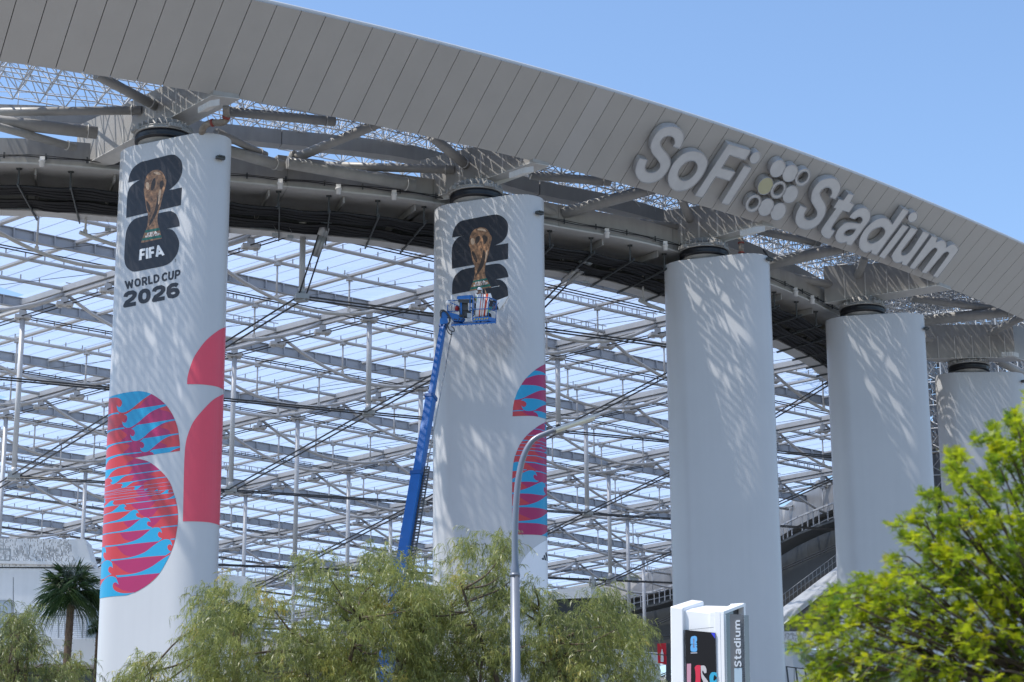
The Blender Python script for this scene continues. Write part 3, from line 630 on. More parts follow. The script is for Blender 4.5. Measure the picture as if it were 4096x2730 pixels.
bl2 = [spline(p, k=4) for p in [
    V1([(555, 990, 1), (590, 1010), (670, 1060, 1), (670, 1160, 1), (590, 1125, 1), (582, 1068, 1), (592, 1050), (580, 1015)]),
    V1([(220, 1280, 1), (250, 1256), (330, 1262, 1), (330, 1270, 1)]), V1([(490, 1388, 1), (520, 1370), (540, 1368, 1), (530, 1380), (546, 1391, 1)]),
    V1([(560, 1450, 1), (590, 1445), (610, 1430), (680, 1420, 1), (680, 1490, 1), (600, 1475)]),
    V2([(70, 170, 1), (120, 158), (180, 162, 1), (150, 273, 1), (55, 283, 1)]), V2([(50, 385, 1), (105, 360), (150, 330, 1), (150, 420, 1), (50, 425, 1)]),
    V2([(140, 420, 1), (160, 330), (205, 300), (260, 275), (310, 268), (360, 285), (387, 347, 1), (355, 325), (338, 350), (360, 390), (412, 411, 1), (375, 426, 1), (280, 418)]),
    V2([(50, 560, 1), (50, 582, 1), (165, 573), (300, 577), (400, 590), (470, 598, 1), (500, 580, 1), (478, 550), (470, 505), (488, 488), (498, 517, 1), (490, 450), (450, 422), (410, 432), (330, 470), (250, 505), (165, 530), (100, 552)]),
    V2([(50, 762, 1), (145, 752), (250, 752), (400, 762), (520, 790), (590, 812, 1), (590, 560, 1), (510, 600), (440, 650), (360, 690), (250, 722), (145, 730), (50, 740, 1)]),
    V2([(50, 962, 1), (135, 955), (250, 957), (400, 965), (520, 990), (590, 1010, 1), (590, 780, 1), (515, 825), (440, 880), (330, 915), (135, 935), (50, 943, 1)]),
    V2([(425, 1122, 1), (480, 1100), (515, 1075), (590, 1020, 1), (590, 1190, 1), (520, 1150)])]]
for ln, w_ in [(V1([(415, 1085), (500, 1092), (600, 1125)]), 3), (V1([(310, 1185), (400, 1186), (450, 1192), (560, 1215), (620, 1245)]), 2.2), (V1([(330, 1266), (440, 1270), (520, 1282), (620, 1318)]), 2), (V1([(205, 1312), (310, 1315), (400, 1321), (500, 1332), (620, 1372)]), 1.8),
               (V1([(175, 1370), (280, 1372), (370, 1375), (500, 1386), (620, 1420)]), 2), (V1([(145, 1422), (250, 1424), (350, 1421), (480, 1435), (560, 1455)]), 2.4), (V1([(110, 1503), (220, 1500), (320, 1501), (450, 1509), (620, 1552)]), 3),
               (V2([(180, 160), (240, 160), (350, 168), (530, 212)]), 4.5), (V2([(130, 268), (210, 263), (248, 262)]), 3.5), (V2([(365, 280), (440, 292), (530, 324)]), 4), (V2([(485, 432), (530, 448)]), 4)]:
    bl2 += stroke(ln, w_)
rd1 = [V1([(60, 900), (95, 634), (205, 637), (270, 660), (292, 700), (270, 738), (215, 715), (235, 760), (180, 780), (340, 885)]), V1([(280, 605), (520, 482), (200, 640)])]
rd2 = [V1([(300, 1190), (500, 1105), (360, 1180), (440, 1190), (520, 1290), (440, 1330), (430, 1440), (560, 1568), (60, 1568), (120, 1400)]), V2([(40, 0), (280, 0), (280, 90), (410, 160), (240, 170), (380, 268), (200, 300), (60, 380)]),
       V2([(40, 425), (175, 425), (260, 495), (60, 560)]), V2([(40, 590), (160, 620), (285, 700), (145, 732), (40, 740)]), V2([(40, 800), (135, 830), (315, 910), (135, 937), (40, 940)]), V2([(40, 1050), (130, 1070), (200, 1112), (40, 1112)])]
art(s1, [o1], [('magenta_field_print', M_mag, [o1]), ('red_field_print', M_red, rd1), ('blue_wave_print', M_blue, bl1)], t, off=0.012)
art(s1, [o2], [('magenta_field_print', M_mag, [o2]), ('red_field_print', M_red, rd2), ('blue_wave_print', M_blue, bl2)], t, off=0.012)
art(s1, [], [('pale_arc_print', mat('pale_blue_print', (0.80, 0.82, 0.86), 0.4, var=0.02, scale=1), [spline(V2([(120, 1640, 1), (140, 1568), (200, 1440), (300, 1320), (420, 1230), (520, 1175), (590, 1140, 1), (590, 1900, 1), (120, 1900, 1)]))]),
             ('stripe_mark_print', INK, [V2([(443, 1422), (468, 1405), (481, 1441), (450, 1438)]), V2([(467, 1386), (486, 1370), (507, 1449), (484, 1443)]), V2([(489, 1352), (506, 1333), (533, 1456), (512, 1451)])])], t)
# the loose corner of the vinyl the workers are hanging
a, b, c_ = [s1.uv(*q) for q in F_([(950, 1290), (795, 1372), (830, 1505)])]
pv = [s1.at(*a, 0.03), s1.at(*b, 0.22), s1.at((a[0] + c_[0]) / 2, (a[1] + c_[1]) / 2, 0.05), s1.at(*c_, 0.20), s1.at((b[0] + c_[0]) / 2, (b[1] + c_[1]) / 2, 0.33)]
mb = MB(); mb.add(pv, [(0, 1, 4), (0, 4, 2), (2, 4, 3)], True); mb.add([p + np.array([0.01, -0.004, 0.004]) for p in pv], [(1, 0, 4), (4, 0, 2), (4, 2, 3)], True)
tag(mb.build('loose_vinyl', M_wprint, origin=pv[0]), 'white loose corner of vinyl peeling off the black emblem beside the basket', 'vinyl sheet')

# ------------------------------------------------------------------ the canopy edge (fascia)
BX = [(105, 259.5), (220, 276), (332.7, 293), (440, 311), (547, 328), (652, 347), (753.7, 363), (855, 377), (957, 395), (1047, 411), (1141.6, 429.8), (1231, 449), (1323, 467.5), (1410.6, 485.5), (1501, 503), (1585, 520.4), (1667.8, 538.3), (1750, 557), (1829, 573.7), (1908.5, 591.6), (1984, 610), (2061.8, 628), (2134.5, 646), (2206, 664), (2279, 682.5), (2346.9, 699.7), (2415, 717), (2480, 734), (2545, 751.6), (2608.8, 768), (2669, 784.7), (2730.5, 802), (2790.5, 818.6), (2848, 834.7), (2904.7, 851.6), (2959.4, 868.6), (3014.6, 885.5), (3067.5, 901), (3119, 918.5), (3173.5, 934.7), (3224.5, 952), (3273.6, 968), (3325, 985), (3372, 1000), (3419, 1017), (3462, 1032.5), (3507, 1048), (3552, 1063), (3597, 1078.5), (3639, 1094.5), (3682, 1109), (3724.5, 1125), (3765, 1141), (3807, 1157), (3847, 1173.5), (3886, 1189), (3922.8, 1203.5), (3959, 1219), (3996, 1235), (4033, 1251.5), (4067, 1267.5)]
TXL = [(1009, 1.3), (1108.4, 23.5), (1206.5, 42.8), (1303, 65.5), (1398.5, 88.5), (1491, 111), (1582, 133.8), (1671, 155.6), (1758, 177.8), (1842.5, 200), (1925.3, 221.9), (2007, 243.3), (2086.2, 265.2), (2163.2, 287), (2239, 307.6), (2313, 328.5), (2387, 349.6), (2461, 371.3), (2531, 393), (2599, 413.4), (2664, 433.8), (2730, 455), (2792.5, 475), (2854.8, 495), (2917, 515.6), (2975, 535), (3033, 555), (3090, 574.5), (3146, 593.5), (3200, 612.5), (3253, 631.6), (3306, 651), (3357, 671), (3409, 691), (3460, 711), (3509.5, 731), (3557, 749.6), (3604, 768.4), (3650, 787), (3694, 805.5), (3739.6, 824.5), (3782, 842.6), (3825, 861), (3868, 879), (3910, 896.8), (3950, 914.5), (3991, 933), (4034, 951), (4076, 970.8)]
ZL, ZU = 41.3, 44.3
kb = np.arange(len(BX)); ku = np.arange(7, 7 + len(TXL))
LB = np.array([at_z(*p, ZL) for p in BX]); UB = np.array([at_z(*p, ZU) for p in TXL])
cLx, cLy = np.polyfit(kb, LB[:, 0], 4), np.polyfit(kb, LB[:, 1], 4)
vec = UB - LB[ku[0]:ku[0] + len(UB)]
cVx, cVy = np.polyfit(ku, vec[:, 0], 1), np.polyfit(ku, vec[:, 1], 1)
cUx, cUy = np.polyfit(ku, UB[:, 0], 4), np.polyfit(ku, UB[:, 1], 4)
def low(k): return np.array([np.polyval(cLx, k), np.polyval(cLy, k), ZL])
def upp(k):
    a = np.array([np.polyval(cUx, k), np.polyval(cUy, k), ZU]) if k >= 7 else None
    if k < 9:
        b = low(k) + np.array([np.polyval(cVx, k), np.polyval(cVy, k), ZU - ZL])
        if a is None:
            # meet the fitted curve smoothly
            a7 = np.array([np.polyval(cUx, 7), np.polyval(cUy, 7), ZU]); b7 = low(7) + np.array([np.polyval(cVx, 7), np.polyval(cVy, 7), ZU - ZL])
            return b + (a7 - b7)
        return a
    return a
def fpt(k, t, off=0.0):
    a = low(k); b = upp(k); p = a + (b - a) * t
    n = nrm(np.cross(low(k + .5) - low(k - .5), b - a))
    if n[1] > 0: n = -n
    return p + n * off
def fhit(px, py, off=0.0, k0=30.0):
    k, t = k0, 0.5
    for _ in range(25):
        q = proj(fpt(k, t, off)); e = np.array([px, py]) - q
        dk = (proj(fpt(k + .05, t, off)) - q) / .05; dt = (proj(fpt(k, t + .02, off)) - q) / .02
        s = np.linalg.solve(np.array([dk, dt]).T, e); s[0] = np.clip(s[0], -8, 8); k += s[0]; t += s[1]
        if abs(e).max() < 0.01: break
    return k, t
K0, K1 = -5, 66
canopy = thing('canopy_edge', low(30), 'long curved grey panelled roof edge sweeping down to the right over the columns', 'roof edge')
for k in range(K0, K1):
    g_ = 0.021; a, b = k + g_ / 1.25 * .9, k + 1 - g_ / 1.25 * .9
    j = rng.normal(0, .004)
    q = [fpt(a, 0, j), fpt(b, 0, j), fpt(b, 1, j), fpt(a, 1, j)]; r = [fpt(a, 0, -.12), fpt(b, 0, -.12), fpt(b, 1, -.12), fpt(a, 1, -.12)]
    o = MB().hexa(q + r).build('fascia_panel', M_fascia if k not in (23,) else mat('paler_fascia_panel', (0.475, 0.47, 0.465), 0.45, metal=0.15, var=0.03, scale=0.5), canopy)
mb = MB()
for k in np.arange(K0, K1, 1.0):
    q = [fpt(k, 0.0, -.14), fpt(k + 1, 0.0, -.14), fpt(k + 1, .955, -.14), fpt(k, .955, -.14)]
    mb.add(q + [p - np.array([0, 0, .0]) for p in [fpt(k, 0.0, -.17), fpt(k + 1, 0.0, -.17), fpt(k + 1, .955, -.17), fpt(k, .955, -.17)]], [(0, 1, 2, 3), (7, 6, 5, 4)])
mb.build('seam_backing', M_gap, canopy)
ks = np.arange(K0, K1 + 1.0, 1.0)
lp = [low(k) for k in ks]
def inward(k):
    d = low(k + .5) - low(k - .5); n = np.array([-d[1], d[0], 0]); return nrm(n)
mb = MB(); mb.path([fpt(k, 1.0, -.3) + np.array([0, 0, -.12]) for k in ks], 0.14, 8); mb.build('edge_tube', M_truss, canopy)

# skin of perforated strips over the canopy and the space frame under it
def cspan(k): return 11.6 + (0 if k < 26 else 0.9 * (k - 26))
def skin_pt(k, d):
    """d metres inwards from the upper edge"""
    u = upp(k); i = inward(k); return u + i * d + np.array([0, 0, 0.12 * d - .0026 * d * d + 0.05])
sk = MB(); n_t = 0
r2 = random.Random(5)
ring_y0 = lambda x: float(np.interp(x, [-44, -34, -26.4, -22.9, -13.9, -5.1, 1.9, 8.8, 16, 20.2, 25, 28.6, 31.5], [103.2, 103, 103.5, 104.1, 106.9, 109.8, 114.1, 118.4, 126, 131.6, 139.5, 149, 162]))
def over_roof(p): return p[0] < 24 and p[1] > ring_y0(p[0]) + 3.6
for k in np.arange(K0, K1, 0.25):
    w = cspan(k); d = 0.5
    hole_run = 0
    while d < w:
        ln = r2.uniform(.35, .95)
        if r2.random() > (0.12 if d > 3.0 else .03) and not over_roof(skin_pt(k, d)):
            e = min(d + ln - .05, w)
            sk.add([skin_pt(k + .015, d), skin_pt(k + .235, d), skin_pt(k + .235, e), skin_pt(k + .015, e)], [(0, 1, 2, 3)])
        d += ln
tag(sk.build('perforated_skin', mat('perforated_grey_metal', (0.17, 0.175, 0.185), 0.5, metal=0.1, var=0.1, scale=1), canopy, fix=False), kind='stuff')
sf = MB(); r3 = random.Random(8)
def sfp(k, d, z): return skin_pt(k, d) + np.array([0, 0, z])
DK, DD = 1.25, 1.6
for a in np.arange(K0, K1 - DK, DK):
    w = cspan(a) + 5.5; d = 4.9
    while d < w - .5:
        if over_roof(sfp(a, d - 5.5, 0)): break
        t00, t10, t01 = sfp(a, d, -.35), sfp(a + DK, d, -.35), sfp(a, d + DD, -.35); t11 = sfp(a + DK, d + DD, -.35)
        lo = sfp(a + DK / 2, d + DD / 2, -1.55 + r3.uniform(-.08, .08))
        for p, q, r in ((t00, t10, .045), (t00, t01, .045), (t00, lo, .034), (t10, lo, .034), (t01, lo, .034), (t11, lo, .034), (t00, t11, .025)): sf.tube(p, q, r, 4, caps=False)
        sf.tube(lo, sfp(a + DK * 1.5, d + DD / 2, -1.55), .04, 4, caps=False)
        if d + DD < w - .5: sf.tube(lo, sfp(a + DK / 2, d + DD * 1.5, -1.55), .04, 4, caps=False)
        if a > 22 and r3.random() < .7: sf.tube(sfp(a + r3.random(), d + r3.random() * 2, -.3), sfp(a + r3.random() * 2, d + r3.random() * 2, -2.3), .022, 4, caps=False)
        d += DD
tag(sf.build('space_frame', M_truss, canopy, fix=False), kind='stuff')

# ------------------------------------------------------------------ the name sign on the fascia
sign = thing('name_sign', fpt(38, .5), 'raised grey SoFi Stadium letters and dot logo mounted on the curved roof edge', 'sign')
M_face = mat('sign_letter_acrylic', (0.60, 0.61, 0.63), 0.16, var=0.06, scale=1.4)
M_side = mat('sign_letter_return', (0.44, 0.45, 0.47), 0.3, metal=0.3, var=0.08, scale=2)
DEPTH = 0.42
def letter(name, outs, holes, label=None, k0=33, face=None, depth=DEPTH):
    def uvp(p):
        r = [fhit(q[0], q[1], depth, k0) for q in dens(p, 12)]; return [(a, b * 4.0) for a, b in r]
    O = [uvp(p) for p in outs]; Hs = [uvp(p) for p in holes]
    f = lambda a, b, off: fpt(a, b / 4.0, off)
    mb = solid(O, Hs, f, 0.03, depth); o = mb.build(name, face or M_face, sign)
    if label: o['label'] = label
    # returns in their own tone, a thin lip round the face
    o.data.materials.append(M_side)
    c = np.array(o['_o'])
    nf = fpt(k0, .5, 1) - fpt(k0, .5, 0)
    for p in o.data.polygons:
        if abs(np.dot(np.array(p.normal), nrm(nf))) < 0.7: p.material_index = 1
    bv = o.modifiers.new('bevel', 'BEVEL'); bv.width = 0.05; bv.segments = 3; bv.limit_method = 'ANGLE'; bv.angle_limit = R_(50); bv.use_clamp_overlap = True
    lips = MB()
    for loop in outs + holes:
        pts = [fpt(*fhit(q[0], q[1], depth, k0), depth + .005) for q in dens(loop, 10)]
        lips.path(pts + [pts[0]], .022, 5, caps=False)
    lp_ = lips.build('edge_trim', M_side, o); lp_.matrix_parent_inverse = Matrix.Identity(4)
    return o
A_ = crop(2500, 460, 3.9207); B_ = crop(2940, 600, 4.6125); C_ = crop(3260, 740, 2.24)
letter('letter_s', [spline(A_([(860, 532, 1), (750, 495, 1), (780, 450), (778, 400), (755, 355), (700, 332), (630, 345), (575, 395), (560, 450), (585, 520), (640, 590), (690, 655), (715, 720), (712, 790), (670, 880), (600, 970), (520, 1030), (420, 1065), (330, 1070), (250, 1045), (200, 990), (165, 920), (165, 850), (190, 760), (235, 682, 1), (358, 712, 1), (325, 790), (318, 840), (340, 890), (390, 912), (460, 905), (520, 865), (550, 815), (545, 760), (500, 690), (440, 620), (405, 550), (405, 470), (440, 370), (510, 270), (600, 205), (700, 183), (790, 190), (870, 230), (920, 300), (925, 380), (900, 460)]), k=3)], [])
letter('letter_o', [spline(A_([(1080, 572), (1170, 590), (1240, 630), (1285, 690), (1298, 760), (1275, 840), (1230, 930), (1160, 1030), (1080, 1110), (980, 1170), (880, 1195), (790, 1190), (720, 1145), (685, 1080), (672, 990), (690, 900), (740, 790), (820, 690), (910, 615), (1000, 580)]), k=3)],
       [spline(A_([(1045, 722), (1100, 735), (1132, 780), (1135, 840), (1100, 920), (1040, 990), (960, 1035), (890, 1030), (845, 985), (835, 920), (860, 850), (910, 785), (975, 735)]), k=3)])
letter('letter_f', [A_([(1622, 458), (1980, 562), (1890, 712), (1645, 635), (1518, 840), (1735, 900), (1640, 1038), (1425, 972), (1215, 1305), (1092, 1268)])], [])
letter('letter_i', [A_([(1870, 798), (1992, 842), (1630, 1416), (1510, 1385)])], [])
def ell(cx, cy, a, b, th, n=28):
    th = R_(th); return [(cx + a * math.cos(t) * math.cos(th) - b * math.sin(t) * math.sin(th), cy + a * math.cos(t) * math.sin(th) + b * math.sin(t) * math.cos(th)) for t in np.linspace(0, 2 * math.pi, n, endpoint=False)]
letter('letter_i_dot', [A_(ell(2042, 673, 102, 72, -52))], [])
M_yel = mat('yellowed_acrylic', (0.50, 0.49, 0.33), 0.3, var=0.05, scale=1)
for cx, cy, hole, yl in [(788, 345, 0, 0), (1020, 432, 0, 0), (1252, 508, 1, 0), (562, 668, 0, 1), (800, 740, 1, 0), (1024, 822, 0, 0), (340, 990, 1, 0), (574, 1060, 0, 0), (802, 1140, 0, 0)]:
    letter('logo_ring' if hole else 'logo_disc', [B_(ell(cx, cy, 172, 127, -54))], [B_(ell(cx + 2, cy - 3, 120, 80, -54))] if hole else [], 'yellowed disc of the dot logo' if yl else None, 38, M_yel if yl else None)
letter('letter_s', [spline(B_([(1855, 915, 1), (1742, 875, 1), (1780, 820), (1788, 770), (1765, 720), (1705, 692), (1640, 708), (1590, 755), (1572, 810), (1600, 890), (1650, 965), (1680, 1040), (1682, 1120), (1650, 1220), (1580, 1330), (1490, 1415), (1390, 1458), (1290, 1468), (1200, 1440), (1140, 1380), (1115, 1300), (1125, 1210), (1160, 1110), (1205, 1035, 1), (1340, 1080, 1), (1295, 1150), (1278, 1220), (1300, 1275), (1360, 1302), (1430, 1290), (1490, 1240), (1515, 1180), (1500, 1110), (1450, 1030), (1410, 950), (1405, 860), (1430, 760), (1490, 660), (1570, 580), (1670, 535), (1780, 522), (1870, 545), (1930, 600), (1952, 680), (1930, 780)]), k=3)], [], k0=41)
letter('letter_t', [spline(C_([(300, 78, 1), (353, 92, 1), (315, 158, 1), (352, 180, 1), (305, 246, 1), (248, 228, 1), (180, 330), (155, 375), (148, 400), (160, 408, 1), (180, 410, 1), (135, 480, 1), (100, 475), (70, 455), (55, 425), (68, 385), (190, 210, 1), (165, 205, 1), (213, 130, 1), (255, 140, 1)]), k=3)], [], k0=44)
letter('letter_a', [spline(C_([(355, 308, 1), (306, 290, 1), (345, 245), (400, 212), (450, 208), (485, 230), (500, 270), (490, 315), (450, 370), (325, 545, 1), (278, 532, 1), (285, 512, 1), (240, 522), (205, 512), (183, 480), (190, 430), (230, 375), (290, 338), (405, 350, 1), (425, 320), (420, 298), (400, 285), (375, 292)]), k=3)],
       [spline(C_([(367, 398, 1), (320, 396), (280, 410), (262, 435), (270, 455), (300, 460), (340, 440)]), k=3)], k0=46)
letter('letter_d', [spline(C_([(790, 212, 1), (845, 235, 1), (552, 632, 1), (500, 618, 1), (508, 590, 1), (460, 607), (420, 590), (395, 550), (400, 490), (430, 425), (480, 365), (545, 315), (610, 298), (660, 310), (692, 355, 1)]), k=3)],
       [spline(C_([(585, 378), (615, 388), (628, 420), (610, 460), (570, 500), (520, 525), (485, 520), (470, 490), (485, 445), (525, 400)]), k=3)], k0=48)
letter('letter_i', [C_([(785, 360), (838, 378), (620, 662), (573, 640)])], [], k0=49)
letter('letter_i_dot', [C_(ell(877, 290, 50, 38, -50))], [], k0=49)
letter('letter_u', [spline(C_([(860, 385, 1), (922, 403, 1), (790, 570), (775, 605), (780, 630), (805, 632), (840, 610), (880, 560), (970, 415, 1), (1030, 440, 1), (820, 724, 1), (775, 710, 1), (782, 688, 1), (740, 700), (705, 685), (690, 650), (700, 610)]), k=3)], [], k0=52)
letter('letter_m', [spline(C_([(1048, 458, 1), (1100, 475, 1), (1085, 515, 1), (1130, 498), (1160, 505), (1180, 530), (1175, 562, 1), (1225, 535), (1260, 540), (1282, 570), (1270, 610), (1100, 830, 1), (1057, 818, 1), (1185, 640), (1200, 612), (1190, 600), (1165, 605), (1130, 640), (1000, 795, 1), (955, 782, 1), (1080, 610), (1095, 582), (1085, 565), (1060, 570), (1020, 610), (890, 756, 1), (845, 742, 1)]), k=3)], [], k0=55)

# ------------------------------------------------------------------ girders, struts and ring beam behind the fascia
ZG = 40.2
GIR = [((302, 680), (853, 379), (955, 396), (451, 656), 1.0), ((1680, 810), (2132, 648), (2195, 664), (1850, 788), 1.0), ((2660, 1002), (3049, 897), (3092, 911), (2800, 993), 1.0),
       ((3300, 1212), (3758, 1141), (3803, 1158), (3380, 1224), 1.0), ((3690, 1434), (4060, 1430), (4110, 1444), (3740, 1447), 0.0)]
glab = ['grey box girder above the column with the coral blocks, under the roof edge', 'grey box girder above the column where the workers hang vinyl', 'grey box girder above the column with the crow',
        'grey box girder right of the sign letters, above the fourth column', 'grey box girder at the right edge above the farthest column']
for i, (ni, no, fo, fi, rise) in enumerate(GIR):
    B = [at_z(*p, z_) for p, z_ in ((ni, ZG), (no, ZG + rise), (fo, ZG + rise), (fi, ZG))]
    t = thing('roof_girder', (B[0] + B[2]) / 2, glab[i], 'girder', 'box girders over the columns')
    h = 2.9; ho = 1.7 if rise else 2.4; tp = [B[0] + [0, 0, h * .85], B[1] + [0, 0, ho], B[2] + [0, 0, ho], B[3] + [0, 0, h * .85]]
    MB().hexa(B + tp).build('girder_box', M_steel, t)
    fl = MB(); dn = nrm(B[1] - B[0]); sd = nrm(B[3] - B[0])
    fl.hexa([B[0] - sd * .1 - [0, 0, .04], B[1] - sd * .1 - [0, 0, .04], B[2] + sd * .1 - [0, 0, .04], B[3] + sd * .1 - [0, 0, .04], B[0] - sd * .1 - [0, 0, .003], B[1] - sd * .1 - [0, 0, .003], B[2] + sd * .1 - [0, 0, .003], B[3] + sd * .1 - [0, 0, .003]])
    fl.build('bottom_flange', M_steel2, t)
    L = np.linalg.norm(B[1] - B[0])
    for q in (.18, .36, .55, .74, .9):
        p = B[0] + (B[1] - B[0]) * q - sd * .06
        MB().hexa([p - dn * .02, p + dn * .02, p + dn * .02 + sd * .06, p - dn * .02 + sd * .06] + [x + [0, 0, 1.6] for x in (p - dn * .02, p + dn * .02, p + dn * .02 + sd * .06, p - dn * .02 + sd * .06)]).build('stiffener', M_steel2, t)
    # column head under the girder: slotted vent box
    if i != 3:
        vb = [at_z(*p, ZG - .25) for p in ((835, 425), (2085, 690), (3010, 925), (0, 0), (4040, 1420))]
        p = vb[i]; m_ = MB().box(p, dn * .45, sd * .28, (0, 0, .16))
        for q in range(5): m_.box(p + dn * (-.34 + .17 * q) - sd * .3 + [0, 0, 0], dn * .02, sd * .05, (0, 0, .12))
        m_.build('vent_box', M_steel2, t)

ring = thing('ring_beam', (0, 112, 40), 'big grey steel ring beam with pipes and cable trays running behind the column heads', 'ring beam')
STR = [ # px1, z1, px2, z2, r
    ((385, 300), 42.3, (628, 428), 41.9, .25), ((-260, 452), 42.0, (566, 442), 42.0, .225), ((-300, 455), 41.2, (388, 532), 41.2, .33), ((-200, 455), 40.8, (302, 592), 40.6, .21), ((905, 446), 42.3, (1340, 488), 42.5, .25),
    ((865, 528), 41.3, (1062, 622), 41.2, .20), ((900, 600), 40.7, (1128, 664), 40.7, .30), ((1160, 642), 41.3, (1520, 492), 42.2, .26), ((1288, 663), 41.7, (1815, 680), 41.7, .235), ((1150, 652), 40.7, (1656, 742), 40.6, .33),
    ((1725, 545), 42.3, (1872, 668), 41.8, .27), ((2120, 702), 42.3, (2440, 728), 42.5, .25), ((2248, 855), 40.9, (2620, 752), 42.2, .34), ((2100, 800), 40.9, (2246, 872), 40.8, .26), ((2325, 866), 41.5, (2738, 914), 41.6, .25),
    ((2725, 795), 42.3, (2778, 922), 41.8, .25), ((3035, 925), 42.3, (3275, 972), 42.5, .24), ((3060, 1062), 40.9, (3400, 985), 42.2, .35), ((3060, 1086), 41.3, (3380, 1152), 41.5, .26), ((3462, 1025), 42.3, (3412, 1152), 41.8, .26),
    ((3640, 1192), 42.3, (4010, 1240), 42.5, .27), ((3690, 1284), 41.2, (4050, 1245), 42.3, .36), ((3690, 1350), 41.6, (3808, 1386), 41.6, .28), ((4100, 1262), 42.3, (3862, 1384), 41.8, .28), ((3985, 1440), 41.0, (4150, 1525), 41.2, .3)]
for a, za, b, zb, r in STR:
    p, q = at_z(*a, za), at_z(*b, zb)
    MB().tube(p, q, r, 20).build('strut', M_steel, ring)
    d = nrm(q - p); MB().tube(q - d * .5, q - d * .46, r + .05, 20).build('flange', M_steel2, ring)
# bolted flange and mid-bay node boxes
p, q = at_z(1160, 642, 41.3), at_z(1520, 492, 42.2); d = nrm(q - p); u, v = frame(d)
m_ = MB().tube(p + d * .25, p + d * .33, .42, 24).tube(p + d * .35, p + d * .43, .42, 24)
for k in range(16):
    a_ = 2 * math.pi * k / 16; c = p + d * .2 + (u * math.cos(a_) + v * math.sin(a_)) * .36; m_.tube(c, c + d * .3, .025, 6)
m_.build('bolted_flange', M_steel, ring)
for px in [((1105, 645), (1290, 668)), ((2262, 850), (2325, 868)), ((3050, 1060), (3090, 1092))]:
    a, b = at_z(*px[0], 41.25), at_z(*px[1], 41.4); MB().beam(a, b, .5, .55).build('node_box', M_steel, ring)
for px in [(640, 520, 41.2), (585, 500, 41.4), (1870, 720, 41.2), (2778, 960, 41.2), (3412, 1190, 41.2), (3860, 1420, 41.0)]:
    p = at_z(px[0], px[1], px[2]); 
    g_ = MB().prism([p + [-.55, .1, .9], p + [.5, -.1, .7], p + [.15, 0, -.75]], (.02, .06, 0)); g_.build('gusset_plate', M_steel2, ring)
def catm(P, per=10):
    P = [np.asarray(p, float) for p in P]; out = []
    for i in range(len(P) - 1):
        p0 = P[max(i - 1, 0)]; p1 = P[i]; p2 = P[i + 1]; p3 = P[min(i + 2, len(P) - 1)]
        for j in range(per):
            t = j / per; out.append(.5 * (2 * p1 + (p2 - p0) * t + (2 * p0 - 5 * p1 + 4 * p2 - p3) * t * t + (3 * p1 - p0 - 3 * p2 + p3) * t ** 3))
    return out + [P[-1]]
RP = catm([(-44, 103.2), (-34, 103.0), (-26.4, 103.5), (-22.9, 104.1), (-13.9, 106.9), (-5.1, 109.8), (1.9, 114.1), (8.8, 118.4), (16, 126), (20.2, 131.6), (25, 139.5), (28.6, 149), (31.5, 162), (33.5, 180)], 6)
RP = np.array(RP); rs = np.concatenate([[0], np.cumsum(np.linalg.norm(np.diff(RP, axis=0), axis=1))]); RLEN = rs[-1]
def rpt(s, side=0.0, z=40.0):
    s = min(max(s, 0), RLEN); k = min(int(np.searchsorted(rs, s, 'right')) - 1, len(RP) - 2); t = (s - rs[k]) / (rs[k + 1] - rs[k]); p = RP[k] * (1 - t) + RP[k + 1] * t
    a = RP[max(k - 1, 0)]; b = RP[min(k + 2, len(RP) - 1)]; d = (b - a) / np.linalg.norm(b - a); n = np.array([-d[1], d[0]])
    return np.array([*(p + n * side), z])
ring_y = lambda x: float(np.interp(x, RP[:, 0], RP[:, 1]))
def rrun(s0, s1, side, z, st=1.0): return [rpt(s, side, z) for s in np.arange(s0, s1 + st * .5, st)]
kdrop = lambda x: .62 * min(1, max(0, (x + 5) / 8))
seg = [0] + [s for s in np.arange(8, RLEN, 8.2)] + [RLEN]
for a, b in zip(seg[:-1], seg[1:]):
    a += .012; b -= .012
    MB().sweep(rrun(a, b, 0, 40.0, (b - a) / 6), [(0, 0), (0, 1.35), (3.4, 1.35), (3.4, 0)]).build('ring_segment', M_steel, ring)
    MB().sweep(rrun(a, b, 0, 39.9, (b - a) / 6), [(-.16, 0), (-.16, .09), (4.4, .09), (4.4, 0)]).build('ring_flange', M_steel2, ring)
    MB().sweep([q - [0, 0, kdrop(q[0])] for q in rrun(a, b, 0, 43.0, (b - a) / 6)], [(2.0, .15), (2.0, 1.0), (2.8, 1.0), (2.8, .15)]).build('roof_kerb', M_steel, ring)
m_ = MB()
for s in np.arange(1, RLEN, 1.7):
    kd = [0, 0, kdrop(rpt(s)[0])]; m_.tube(rpt(s, 2.1, 44.0) - kd, rpt(s, 2.1, 44.75) - kd, .025, 5)
m_.path([q - [0, 0, kdrop(q[0])] for q in rrun(0, RLEN, 2.1, 44.75)], .022, 5); m_.path([q - [0, 0, kdrop(q[0])] for q in rrun(0, RLEN, 2.1, 44.4)], .016, 5)
m_.build('kerb_railing', M_truss, ring)
# webs under the ring
for s in np.arange(3, RLEN - 4, 4.1):
    a = rpt(s, .4, 39.7); b = rpt(s, 4.4, 39.55); MB().beam(a, b, .10, .38).build('cross_rib', M_steel, ring)
MB().sweep(rrun(0, RLEN, 0, 39.25), [(4.5, 0), (4.5, 1.1), (4.9, 1.1), (4.9, 0)]).build('inner_web', M_brack, ring)
MB().sweep(rrun(0, RLEN, 0, 38.75), [(4.0, 0), (4.0, .07), (4.4, .07), (4.4, .34), (4.0, .34), (4.0, .40), (4.95, .40), (4.95, .34), (4.5, .34), (4.5, .07), (4.95, .07), (4.95, 0)]).build('gutter_beam', M_steel2, ring)
